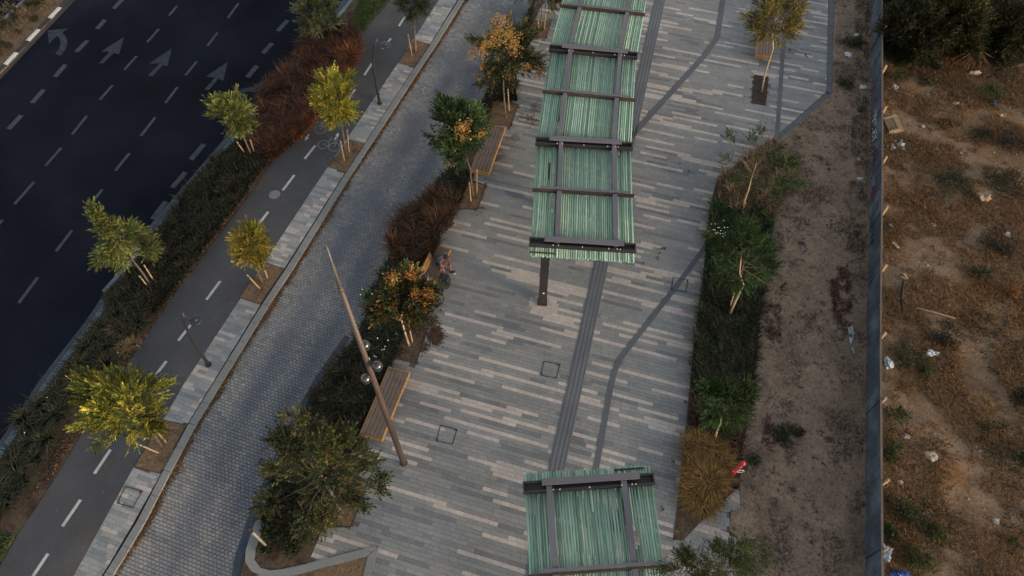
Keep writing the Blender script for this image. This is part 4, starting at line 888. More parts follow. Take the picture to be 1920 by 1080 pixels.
tree('street_tree', 'dark green tree with pale leaf tips rising from the russet grass at the top edge', 'tree', (613, 88), [(605, 70), (602, 60)], (592, 24), (37, 42), [(.07, .085, .035), (.045, .06, .025), (.1, .11, .05), (.15, .15, .06)], ntw=330, k=8, ll=.16, tl=.32, dens=2.2)
tree('street_tree', 'small dark tree with three stakes beyond the far path lamp', 'tree', (779, 100), [(778, 80), (777, 50)], (775, 8), (26, 26), DGR, ntw=300, k=8, ll=.1, lw=.45)
tree('street_tree', 'yellow-green tree standing where the russet grass meets the dark hedge', 'tree', (474, 296), [(465, 276), (456, 255)], (441, 214), (37, 40), YG, ntw=250, k=8, ll=.16, tl=.32, dens=2.2)
tree('street_tree', 'bright yellow tree in the walkway pit beside the bicycle markings', 'tree', (650, 292), [(646, 268), (642, 242)], (631, 190), (34, 58), YEL, ntw=380, k=8, ll=.16, tl=.32, dens=2.2, nl=36)
tree('street_tree', 'yellow-green tree leaning out over the main road from the dark hedge', 'tree', (285, 538), [(266, 510), (249, 488)], (226, 447), (46, 52), YG, ntw=260, k=8, ll=.17, tl=.34, dens=2.2, lumps=[(190, 408, 14), (205, 430, 22), (222, 455, 24), (232, 480, 20), (245, 440, 20), (268, 450, 14), (280, 468, 12), (215, 470, 20), (226, 495, 12), (240, 430, 12)])
tree('street_tree', 'golden orange tree with a low round crown in the middle walkway pit', 'tree', (493, 531), [(487, 518), (480, 502)], (467, 455), (39, 37), GOLD, ntw=320, k=8, ll=.14)
tree('street_tree', 'large bushy yellow tree overhanging the near end of the bike lane', 'tree', (304, 838), [(293, 822), (280, 806)], (236, 757), (74, 76), [(.26, .23, .03), (.13, .14, .022), (.08, .095, .02), (.32, .27, .035), (.055, .07, .018)], ntw=560, k=9, ll=.16, tl=.38, lw=.36, nl=46, lump_r=.2, up=.6)
tree('street_tree', 'tree with rust coloured seed clusters over dark leaves beside the cobbled lane', 'tree', (949, 222), [(946, 194), (944, 165)], (944, 104), (66, 62), DGR + [(.13, .09, .03)], ntw=520, k=8, ll=.125, lw=.6, dens=2.6, nl=40, tl=.3, extra=[(938, 45, 16, RUST, 190), (925, 70, 20, RUST, 260), (955, 70, 20, RUST, 260), (905, 90, 16, RUST, 160), (963, 92, 14, RUST, 140), (905, 120, 12, RUST, 90), (955, 140, 12, RUST, 80), (898, 145, 11, RUST, 70), (1012, 135, 11, ORG, 120), (985, 128, 8, RUST, 60), (885, 100, 9, RUST, 60)])
tree('street_tree', 'round leafy green tree with a few orange clusters by the first backless bench', 'tree', (887, 368), [(884, 345), (882, 318)], (862, 250), (60, 62), BGR, ntw=560, k=8, ll=.125, lw=.6, dens=2.6, nl=40, tl=.28, extra=[(865, 240, 14, RUST, 170), (868, 255, 12, RUST, 130), (902, 247, 9, RUST, 90), (845, 306, 9, RUST, 80), (880, 232, 7, RUST, 40)])
tree('street_tree', 'orange-brown tree with green patches overhanging the occupied bench', 'tree', (767, 648), [(759, 622), (752, 597)], (757, 553), (62, 52), OLV + DGR + DGR + ORG[:2], ntw=480, k=8, ll=.125, lw=.6, dens=2.6, nl=38, tl=.28, bark='barkl', extra=[(738, 522, 13, ORG + RUST, 120), (768, 518, 12, ORG, 90), (778, 550, 11, ORG, 80), (805, 550, 9, ORG, 90), (740, 590, 10, RUST, 90), (765, 580, 12, RUST, 100), (712, 575, 9, RUST, 60), (800, 575, 9, ORG, 80)])
tree('street_tree', 'wide sprawling olive tree at the near end of the long planting bed', 'tree', (640, 962), [(632, 945), (622, 925)], (596, 885), (94, 92), OLV[:3] + DGR + [(.10, .08, .022), (.07, .055, .02)], ntw=760, k=7, ll=.15, lw=.5, tl=.36, bark='bark', tr=.07, limb=.6,
     lumps=[(545, 835, 26), (575, 850, 34), (610, 835, 32), (645, 835, 24), (665, 850, 14), (540, 880, 30), (580, 890, 36), (620, 880, 34), (655, 880, 20), (560, 925, 34), (600, 925, 34), (640, 920, 26), (505, 945, 26), (530, 960, 20), (690, 868, 14), (695, 890, 13), (680, 905, 14), (705, 910, 12), (672, 930, 18), (610, 965, 26), (575, 975, 24), (620, 985, 10), (548, 785, 11), (530, 812, 10), (575, 795, 14)])
tree('street_tree', 'staked tree with a dark crown at the top edge next to the long shelter', 'tree', (1014, 55), [(1015, 35), (1016, 12)], (1018, -28), (48, 38), DGR + [(.2, .14, .03)], ntw=380, k=8, ll=.125, lw=.6, dens=2.6)
tree('street_tree', 'golden olive tree in the dark wet pit at the top right of the plaza', 'tree', (1428, 172), [(1434, 140), (1443, 112), (1450, 90)], (1450, 38), (54, 50), [(.2, .14, .025), (.12, .095, .02), (.07, .07, .018), (.05, .055, .016), (.26, .17, .03)], ntw=480, k=8, ll=.13, bark='barkl', nl=38)
tree('verge_tree', 'sparse tree with feathery tufts and pale trunk at the far end of the verge bed', 'tree', (1391, 396), [(1396, 376), (1404, 354)], (1415, 315), (60, 58), FERN, ntw=170, k=10, ll=.13, lw=.3, bark='barkl', tr=.055, limb=.45, lumps=[(1365, 305, 9), (1374, 270, 7), (1410, 265, 10), (1424, 250, 8), (1450, 305, 16), (1480, 308, 12), (1460, 350, 18), (1480, 340, 14), (1412, 340, 14), (1395, 330, 12), (1365, 260, 6), (1455, 280, 8), (1425, 345, 10)])
tree('verge_tree', 'bushy green tree leaning over the middle of the verge bed', 'tree', (1367, 592), [(1380, 562), (1394, 535)], (1386, 485), (58, 76), FERN, ntw=430, k=10, ll=.13, lw=.3, bark='barkl', tr=.06, limb=.6, lumps=[(1345, 455, 18), (1375, 470, 22), (1405, 455, 22), (1430, 480, 18), (1395, 500, 24), (1360, 500, 16), (1425, 515, 18), (1390, 530, 16), (1460, 545, 10), (1440, 500, 16), (1400, 430, 16), (1380, 520, 14)])
stk_ = G(1367, 575, ZP)
tree('verge_tree', 'low leafy green tree above the tan grass in the verge bed', 'tree', (1341, 826), [(1343, 812), (1350, 795)], (1358, 765), (44, 48), FERN, ntw=360, k=10, ll=.13, lw=.3, bark='barkl', limb=.6, lumps=[(1335, 735, 16), (1365, 740, 20), (1395, 745, 16), (1350, 770, 20), (1380, 775, 18), (1355, 800, 16), (1400, 730, 10), (1330, 760, 12)])
tree('verge_tree', 'dark feathery tree at the bottom edge beside the near shelter', 'tree', (1318, 1120), [(1328, 1100)], (1348, 1050), (85, 40), DGR, ntw=420, k=10, ll=.11, lw=.26, lumps=[(1285, 1045, 20), (1310, 1055, 22), (1345, 1030, 18), (1340, 1060, 22), (1375, 1040, 22), (1395, 1055, 20), (1425, 1045, 12), (1400, 1025, 12), (1270, 1060, 14), (1370, 1070, 22), (1320, 1085, 24), (1440, 1055, 6)])
for lab, g, ss in (('raw stake propping the small dark tree beyond the far lamp', 'stakes of the small dark tree', [((773, 105), (765, 64)), ((780, 96), (777, 48))]),
    ('raw stake propping the bright yellow tree by the bicycle markings', 'stakes of the bright yellow tree', [((645.6, 301), (638, 264)), ((654, 285), (651, 243))]),
    ('raw stake propping the golden orange tree in the middle pit', 'stakes of the golden orange tree', [((488, 541), (463, 515)), ((501, 521), (491, 489))]),
    ('stout raw stake propping the large bushy yellow tree', 'stakes of the large bushy tree', [((311, 829), (284, 797)), ((299, 849), (262, 834)), ((308, 818), (294, 800))]),
    ('thin stake in the dark hedge by the tree leaning over the road', 'stakes of the leaning tree', [((282, 543), (261, 517)), ((291, 531), (270, 497))]),
    ('thin stake by the tree between russet grass and dark hedge', 'stakes of the hedge tree', [((463, 292), (444, 266)), ((479, 292), (469, 262))]),
    ('pale stake beside the tree with rust coloured seed clusters', None, [((955, 208), (952, 163))]),
    ('pale stake beside the round leafy green tree by the bench', 'stakes of the round leafy tree', [((883, 377), (880, 342)), ((894, 361), (894, 317))]),
    ('pale stake beside the orange-brown tree over the occupied bench', None, [((773, 641), (766, 608))]),
    ('stake beside the tree at the top edge next to the long shelter', 'stakes of the top edge tree', [((1009, 64), (1009, 35)), ((1020, 56), (1024, 17))]),
    ('pale stake in the verge bed by the leaning bushy tree', None, [((1368, 578), (1377, 549))]), ('pale stake in the verge bed by the sparse tree with tufts', None, [((1390, 401), (1398, 380))])):
    for a, b in ss: stake(lab, a, b, g)
BIG = [(.02, .022, .009), (.03, .03, .011), (.045, .04, .012), (.014, .017, .008), (.06, .05, .014)]
for lab, bp, cp, r, ntw in (('dense dark tree just behind the fence at the top edge', (1722, 100), (1714, 55), (64, 66), 1500), ('dense dark tree at the middle of the top right thicket', (1800, 92), (1795, 38), (70, 72), 1700), ('dense olive tree in the top right corner', (1888, 92), (1884, 50), (66, 76), 1600), ('dark tree behind the others at the top edge of the waste ground', (1760, 10), (1752, -35), (90, 60), 1400), ('dark tree at the far top right behind the olive one', (1860, -10), (1860, -50), (90, 60), 1200)):
    tree('thicket_tree', lab, 'tree', bp, [(bp[0] - 2, bp[1] - 20)], cp, r, BIG, ntw=ntw, k=8, ll=.15, lw=.5, tl=.32, nl=60, lump_r=.24, tr=.09, z0=.15, flat=1.0)
mass('thicket_undergrowth', [(1664, 60), (1666, 95), (1690, 118), (1725, 128), (1752, 104), (1785, 96), (1806, 108), (1826, 92), (1858, 100), (1886, 128), (1925, 118), (1990, 60), (1960, -60), (1664, -60)], 9000, .7, .8, .05, BIG, 'dark undergrowth beneath the top right thicket', z=.15, mat='leaf')
# ------------------------------------------------------------------ planting
HDG = [(.010, .015, .006), (.016, .022, .008), (.007, .010, .005), (.014, .011, .007), (.026, .026, .012), (.042, .036, .018), (.03, .02, .012)]
RUS = [(.08, .029, .014), (.052, .021, .013), (.12, .042, .017), (.03, .017, .012), (.10, .06, .036), (.035, .018, .012)]
mass('dark_hedge', [(492, 283), (507, 300), (455, 372), (380, 472), (325, 548), (290, 590), (215, 585), (202, 562), (235, 525), (292, 450), (342, 372), (400, 302), (460, 268)], 17000, .42, .75, .028, HDG, 'dark green strap-leaved hedge along the main road kerb', ls=2.2)
mass('russet_grass', [(632, 48), (660, 62), (676, 95), (660, 128), (622, 188), (588, 225), (560, 265), (508, 306), (488, 285), (478, 235), (496, 180), (540, 140), (562, 102), (598, 72)], 19000, .75, .75, .02, RUS, 'russet fountain grass between the road and the bike lane', ls=1.8, lumpy=.3)
mass('russet_grass_edge', [(676, 92), (660, 130), (622, 190), (590, 228), (560, 266), (548, 268), (585, 215), (630, 160), (655, 105)], 4200, .6, 1.0, .024, [(.24, .075, .02), (.3, .1, .025), (.16, .05, .018)], 'bright orange-red fringe of the russet grass by the bike lane')
mass('strip_leaf_litter', [(470, 362), (333, 545), (253, 662), (160, 800), (100, 890), (60, 930), (110, 840), (200, 700), (300, 560), (430, 385)], 1800, .05, 2.2, .035, [(.07, .04, .024), (.05, .028, .018), (.1, .06, .03)], 'fallen leaves along the bike lane edge of the planting strip', mat='litter')
SC = random.Random(4); SP = [(.03, .034, .016), (.02, .022, .011), (.055, .052, .024), (.013, .015, .008)]
spots = [(180, 640), (250, 600), (237, 618), (205, 655), (165, 683), (135, 712), (112, 742), (82, 765), (128, 748), (95, 792), (52, 790), (58, 835), (72, 862), (35, 855), (18, 905), (48, 905), (15, 950), (5, 930), (150, 720), (192, 618), (222, 596), (170, 655), (150, 690), (118, 780), (205, 690), (62, 805), (92, 830), (40, 880), (28, 925), (0, 960), (262, 612), (215, 575), (148, 745)]
def strap_place(s):
    band = 'between the dark hedge and the bushy yellow tree' if s[1] < 690 else 'beside the bushy yellow tree' if s[1] < 800 else 'towards the lawn corner at the bottom left'
    return ('along the road kerb' if s[0] + s[1] * .74 < 640 + (s[1] - 700) * .03 else 'towards the bike lane'), band
for i, s in enumerate(spots):
    sd_, bn_ = strap_place(s); clump('strap_leaf_plant', 'strap-leaved clump ' + sd_ + ', ' + bn_, 'plant', s, 130, SC.uniform(.5, .75), 1.0, .045, SP, r=.18, group='strap-leaved clumps ' + sd_ + ' ' + bn_)
for s in [(222, 622), (252, 648), (232, 655)]: clump('dry_plant', 'dry tan strap-leaved clump among the green ones by the bike lane', 'plant', s, 90, .42, 1.1, .03, [(.2, .13, .06), (.14, .085, .045), (.25, .17, .08)], r=.12, group='dry clumps in the planting strip')
fl_px = [(146, 730), (141, 778), (88, 745), (46, 811), (221, 661)]
fl = MB()
for i, s in enumerate(fl_px): p = G(*s, ZP + .45); fl.sphere(p, .017, 6, 0, .5, i)
o = fl.build('white_blossom', M['petal']); tag(o, 'white blossoms over the strap-leaved clumps', kind='stuff')
def turf(name, label, poly, n): mass(name, poly, n, .09, .5, .02, [(.045, .078, .02), (.065, .1, .028), (.035, .06, .018), (.08, .09, .035)], label, lumpy=.2)
turf('lawn', 'short green lawn at the top between the road and the bike lane', [(668, 15), (676, -15), (735, -25), (727, 4), (676, 62), (668, 58), (652, 45)], 9000)
turf('lawn', 'corner of green lawn at the bottom left', [(-60, 1010), (0, 998), (30, 1004), (0, 1058), (-60, 1140)], 5000)
# bed beside the cobbled lane
mass('low_hedge', [(1000, 20), (985, 68), (962, 128), (970, 190), (925, 190), (907, 232), (897, 225), (905, 195), (930, 152), (970, 66), (1003, 5)], 5000, .4, .7, .03, HDG + [(.04, .05, .02)], 'dark green hedge between the two farthest tree pits', mat='leaf')
mass('low_hedge', [(842, 318), (882, 325), (876, 345), (862, 385), (825, 372), (812, 362)], 2600, .35, .8, .03, HDG + [(.04, .05, .02)], 'dark green groundcover under the round leafy tree', mat='leaf')
mass('brown_grass', [(808, 372), (852, 386), (848, 415), (826, 440), (820, 462), (800, 495), (770, 505), (738, 490), (733, 450), (765, 408)], 8500, .85, .7, .02, [(.045, .024, .014), (.075, .034, .017), (.025, .017, .011), (.10, .045, .02), (.035, .03, .015)], 'tall red-brown grass between the round leafy tree and the occupied bench', ls=1.5)
mass('flowering_groundcover', [(735, 495), (775, 508), (770, 560), (758, 625), (733, 690), (700, 700), (660, 660), (690, 590), (700, 545)], 5200, .45, .9, .03, [(.012, .017, .008), (.02, .028, .011), (.034, .042, .017), (.018, .015, .009)], 'dark green groundcover under the orange-brown tree', mat='leaf')
mass('dark_hedge', [(655, 655), (700, 700), (732, 690), (700, 765), (678, 815), (660, 860), (600, 850), (560, 800), (600, 730)], 11000, .42, .75, .028, HDG, 'dark green hedge behind the slatted bench and lamp mast', ls=2.2)
mass('dark_groundcover', [(545, 815), (600, 850), (660, 862), (640, 905), (600, 985), (530, 985), (490, 975), (520, 890)], 6500, .35, .8, .03, HDG + [(.04, .045, .018)], 'dark groundcover under the sprawling olive tree', mat='leaf', thin=.4)
for s, r in (((520, 1010), .3), ((560, 1022), .42), ((542, 1000), .35), ((505, 1000), .25), ((548, 1035), .28), ((500, 1035), .2), ((575, 1005), .35)): shrub('low_shrub', 'low dark green shrub on the rounded end of the long bed', s, r, .35, 420, DGR, z=ZP, ll=.09, group='low shrubs on the rounded bed end')
for i, s in enumerate([(712, 668), (704, 690), (690, 560), (735, 640), (716, 655)]): clump('flowering_plant', 'green strappy plant with white flowers behind the lamp mast globes' if s[1] > 640 else 'green plant with white flowers on the lane side of the orange-brown tree' if i == 2 else 'green plant with white flowers behind the trunk of the orange-brown tree', 'plant', s, 80, .5, .9, .03, [(.05, .075, .025), (.035, .055, .02)], flowers=3 if i != 3 else 2, group='white flowering plants behind the globes' if s[1] > 640 else None)
# verge bed right of the plaza
mass('feather_grass', [(1350, 335), (1440, 272), (1470, 292), (1490, 330), (1455, 398), (1440, 420), (1345, 395)], 7500, .7, .7, .016, [(.17, .105, .05), (.12, .08, .04), (.22, .15, .09), (.07, .06, .03), (.17, .115, .095), (.05, .06, .02)], 'purple-tan feathery grass at the far end of the verge bed', mat='dry')
mass('verge_hedge', [(1332, 385), (1440, 405), (1442, 480), (1432, 530), (1322, 520)], 10500, .5, .7, .026, [(.014, .03, .009), (.022, .042, .012), (.009, .018, .006), (.03, .055, .018)], 'dense dark green hedge in the far half of the verge bed', ls=2.0)
mass('verge_hedge', [(1322, 515), (1432, 525), (1418, 640), (1410, 745), (1296, 745), (1302, 640)], 13000, .42, .8, .026, [(.014, .022, .008), (.022, .03, .011), (.009, .013, .006), (.034, .03, .015)], 'dark hedge with brown patches in the middle of the verge bed')
mass('verge_stubble', [(1296, 740), (1410, 740), (1394, 820), (1386, 905), (1340, 960), (1278, 880), (1284, 820)], 3800, .35, .9, .02, [(.05, .025, .02), (.035, .022, .018), (.07, .035, .025)], 'brown-red stubble in the near end of the verge bed', mat='dry')
STR = [(.19, .105, .032), (.13, .078, .026), (.25, .145, .05), (.08, .055, .022)]
for lab, s_, L in (('tan straw tuft at the plaza edge just below the low leafy tree', (1306, 842), 0.62), ('tan straw tuft under the pale trunk of the low leafy tree', (1332, 850), 0.62), ('tan straw tuft touching the red hydrant', (1345, 880), 0.62), ('tan straw tuft halfway down the plaza edge of the bed', (1306, 890), 0.68), ('tallest tan straw tuft in the middle of the cluster', (1326, 910), 0.8), ('tan straw tuft lower down the plaza edge of the bed', (1304, 928), 0.68), ('tan straw tuft at the nearest point of the cluster', (1314, 948), 0.62)): clump('straw_grass', lab, 'grass tuft', s_, 1000, L, .8, .018, STR, r=.42, mat='dry')
fl = MB()
for i in range(26):
    p = G(random.gauss(1345, 12), random.gauss(437, 14), ZP + .6); fl.sphere(p, .02, 6, 0, .5, i)
o = fl.build('white_blossom', M['petal']); tag(o, 'white blossoms over the verge hedge', kind='stuff')
# median planting
for i in range(34):
    t = SC.random(); w_ = SC.random() * .8 + .1; a = np.array([-40 + 165 * t, 170 - 172 * t]); b = np.array([-40 + 100 * t, 70 - 80 * t]); s = tuple(a * w_ + b * (1 - w_) + [-8, -4])
    shrub('median_shrub', 'small dark cushion shrub on the dry median strip', s, SC.uniform(.2, .34), .3, 170, [(.02, .026, .012), (.03, .035, .014), (.045, .04, .018)], z=ZP - .03, ll=.07, group='cushion shrubs on the median')
mass('median_grass', [(-60, 150), (60, 40), (110, 0), (140, -40), (60, -40), (-60, 70)], 1500, .2, 1.1, .02, [(.14, .1, .05), (.2, .13, .05), (.1, .085, .04)], 'dry grass on the median', mat='dry', z=ZP - .03)

# ------------------------------------------------------------------ fallen leaves
def litter(name, label, pts, cols, z, size=.05):
    P = np.asarray(pts); n = len(P); o = np.column_stack([P, np.full(n, z) + rng.uniform(0, .012, n)]); az_ = rng.uniform(0, 6.28, n); d = np.stack([np.cos(az_), np.sin(az_), rng.uniform(-.1, .25, n)], 1); N = norm(np.array([0, 0, 1.]) + rng.normal(0, .25, (n, 3))); N = norm(N - d * (N * d).sum(1, keepdims=True)); L = size * rng.uniform(.5, 1.5, n)
    v, f = leaf_arrays(o, norm(d), L, L * .55, N); o = mk(name, v, f, M['litter'], None, np.repeat(pick(cols, n, .3), 4, 0)); tag(o, label, kind='stuff')
BRN = [(.085, .045, .022), (.12, .066, .03), (.05, .028, .017), (.16, .095, .04)]
kl = PX(KERB_R, ZP); pts = []
for a, b in zip(kl[:-1], kl[1:]):
    n = int(np.linalg.norm(b - a) * 420)
    for i in range(n):
        t = random.random(); p = a + (b - a) * t; dens = mnoise.noise((p[0] * .45, p[1] * .45, 8)) * .5 + .55 + mnoise.noise((p[0] * 2, p[1] * 2, 3)) * .35
        if random.random() < dens: pts.append(p[:2] + np.array([.9, .42]) * abs(random.gauss(0, .085 + .16 * max(0, dens - .45))) + .03)
litter('leaf_litter', 'brown fallen leaves along the gutter of the walkway kerb', pts, BRN, ZR + .05, .07)
pts = []
for (u, v), sx, sy, n in (((497, 590), 7, 16, 420), ((515, 568), 4, 8, 120), ((650, 350), 5, 7, 160), ((355, 815), 4, 12, 220), ((627, 680), 4, 12, 160), ((430, 700), 4, 8, 60), ((740, 190), 6, 12, 160)):
    for i in range(n): pts.append(G(u + random.gauss(0, sx) * .6 - (random.gauss(0, sy)) * 0, v + random.gauss(0, sy) * .6)[:2])
litter('leaf_litter', 'small heaps of brown leaves swept on the cobbled lane', pts, BRN, ZR + .045)
pts = []
for (u, v), sx, sy, n in (((800, 605), 13, 7, 1100), ((817, 632), 9, 11, 1300), ((785, 615), 14, 7, 500), ((795, 655), 6, 7, 220), ((805, 590), 20, 10, 200), ((820, 575), 8, 6, 80)):
    for i in range(n): pts.append(G(u + random.gauss(0, sx) * .75, v + random.gauss(0, sy) * .75)[:2])
litter('leaf_litter', 'dark patch of fallen leaves on the paving beside the orange-brown tree', pts, [(.04, .026, .018), (.06, .036, .022), (.028, .02, .015), (.1, .05, .028)], ZP + .014, .065)
pts = []
for (u, v), sx, sy, n in (((962, 262), 8, 5, 150), ((985, 222), 12, 8, 260), ((1005, 205), 7, 8, 150), ((935, 297), 8, 7, 200), ((1000, 232), 10, 6, 200), ((900, 372), 6, 5, 90), ((1035, 35), 9, 6, 100), ((900, 398), 10, 5, 80)):
    for i in range(n): pts.append(G(u + random.gauss(0, sx), v + random.gauss(0, sy))[:2])
litter('leaf_litter', 'thin scatter of brown leaves on the paving by the farther benches', pts, BRN, ZP + .012, .05)
pts = [G(*s)[:2] + rng.normal(0, .03, 2) for s in [(1236, 478), (1238, 470), (1244, 468), (1233, 487), (1245, 470), (1205, 495), (1312, 514), (1328, 620), (1293, 672), (1290, 683), (1285, 756), (1261, 866), (1275, 815), (1240, 957), (1508, 108), (1479, 96), (1292, 325), (1276, 310)] for _ in range(4)]
litter('dropped_leaves', 'dark dropped leaves dotted over the right half of the plaza', pts, [(.02, .018, .016)], ZP + .014, .09)
pts = sample(PX(BIKE_L[1:14], 0) + PX(WALK_L[1:10], 0)[::-1], 140); litter('bike_lane_leaves', 'a few dry leaves and specks on the bike lane', pts, BRN + [(.3, .28, .24)], ZP + .006, .035)
pts = sample(PX([(440, 1080), (470, 1085)]) + PX(BED_R) + PX(PLZ_R)[::-1], 420); litter('plaza_specks', 'specks of leaf and grit over the plaza paving', pts, [(.05, .04, .03), (.09, .07, .05), (.03, .028, .026)], ZP + .012, .03)
pts = sample(PX([(0, 830), (190, 545), (640, 0), (690, -60), (700, 0), (250, 560), (0, 900)]), 60); litter('road_specks', 'pale specks of litter along the main road kerb', pts, [(.4, .4, .4), (.1, .08, .06)], ZR + .01, .045)

# ------------------------------------------------------------------ waste ground: dry growth, stones, shrubs, litter
FX = [p[0] for p in PX(FEN_B)]
lotpoly = [np.array([float(fence_x(y)) + .15, y, 0]) for y in np.linspace(5, 40, 20)] + [np.array([31, 40, 0]), np.array([18.6, 5, 0])]
def scatter_blades(name, label, poly, n, length, lean, width, cols, dens, mat='dry', ls=.5, seed=0.0, cut=.0):
    q = sample(poly, n); h = npnoise(q[:, 0], q[:, 1], ls, seed) + .4 * npnoise(q[:, 0], q[:, 1], ls * 4, seed + 3); k = h > cut; q, h = q[k], h[k]
    z = np.array([ground_z((x, y)) for x, y in q]); v, f, c = blades(np.column_stack([q, z]), np.full(len(q), length), lean, width, cols, .25); o = mk(name, v, f, M[mat], None, c); tag(o, label, kind='stuff')
scatter_blades('dry_grass', 'dry orange-brown grass over the waste ground', lotpoly, 85000, .16, 1.5, .022, [(.165, .083, .031), (.115, .06, .026), (.21, .11, .04), (.07, .044, .025)], 0, seed=2.1, cut=-.05)
scatter_blades('rusty_weeds', 'rust coloured weeds in patches over the waste ground', lotpoly, 34000, .2, 1.3, .03, [(.16, .076, .026), (.12, .06, .022), (.2, .1, .034)], 0, seed=6.4, ls=.8, cut=.32)
scatter_blades('dark_weeds', 'dark weeds in patches over the waste ground', lotpoly, 40000, .15, 1.2, .03, [(.035, .03, .018), (.03, .035, .015), (.05, .04, .024)], 0, seed=11.4, ls=.6, cut=.35)
vpoly = verge_poly[:5] + [p for p in verge_poly[5:]]; vp = [np.array([float(verge_left(y)) + .1, y, 0]) for y in np.linspace(4.6, 44, 40)] + [np.array([float(fence_x(y)) - .05, y, 0]) for y in np.linspace(44, 4.6, 40)]
scatter_blades('verge_weeds', 'dark dead weeds scattered along the dirt verge', vp, 34000, .09, 1.4, .022, [(.05, .038, .03), (.035, .03, .024), (.075, .055, .04)], 0, seed=3.3, ls=.9, cut=.22)
scatter_blades('verge_straw', 'short pale straw on the dirt verge', vp, 16000, .07, 1.8, .016, [(.2, .15, .1), (.15, .11, .08), (.11, .08, .06)], 0, seed=8.3, ls=1.2, cut=-.05)
fs_ = [np.array([float(fence_x(y)) - .95, y, 0]) for y in np.linspace(14, 44, 20)] + [np.array([float(fence_x(y)) - .1, y, 0]) for y in np.linspace(44, 14, 20)]
scatter_blades('fence_foot_weeds', 'dark weeds and debris at the foot of the fence', fs_, 7000, .14, 1.2, .022, [(.05, .042, .03), (.065, .05, .038), (.035, .04, .022)], 0, seed=5.5, ls=.8, cut=.05)
for lab, poly, n in (('patch of dry maroon plants on the dirt verge', [(1558, 505), (1590, 500), (1598, 560), (1592, 610), (1580, 640), (1565, 600), (1555, 545)], 1100), ('dark maroon weeds on the verge near the straw grass', [(1425, 785), (1450, 775), (1470, 830), (1450, 850), (1428, 830)], 380), ('dark maroon weeds on the verge beside the bushy verge tree', [(1440, 575), (1462, 570), (1466, 640), (1445, 655), (1435, 620)], 420)): mass('maroon_weeds', poly, int(n * .7), .11, 1.5, .02, [(.05, .02, .018), (.035, .016, .015), (.075, .03, .022)], lab, z=ZP + .03, mat='dry', lumpy=.8, ls=2.4, thin=.1)
def rocks(name, label, poly, n, lo, hi, cols):
    q = sample(poly, n); VV, FF, CC = [], [], []; k = 0
    for x, y in q:
        r = lo * (hi / lo) ** (random.random() ** 2.2); z = ground_z((x, y)); m = MB(); m.sphere((x, y, z + r * .25), (r, r * random.uniform(.6, 1), r * random.uniform(.4, .7)), 6, 0, .6, random.random() * 50)
        VV.append(np.array(m.v)); FF += [[i + k for i in f] for f in m.f]; k += len(m.v); CC.append(np.repeat(pick(cols, 1, .2), len(m.v), 0))
    o = mk(name, np.vstack(VV), FF, M['stone'], None, np.vstack(CC)); tag(o, label, kind='stuff')
rocks('small_stones', 'small pale stones and scraps strewn over the waste ground', lotpoly, 1500, .012, .06, [(.24, .19, .15), (.18, .135, .1), (.32, .28, .23), (.13, .085, .06)])
rocks('small_stones', 'small stones strewn along the dirt verge', vp, 420, .014, .05, [(.22, .19, .17), (.12, .1, .09), (.42, .42, .42)])
GS = [(.04, .055, .02), (.055, .07, .025), (.03, .04, .016), (.09, .085, .025)]; DS = [(.025, .028, .016), (.035, .034, .02), (.02, .022, .014)]
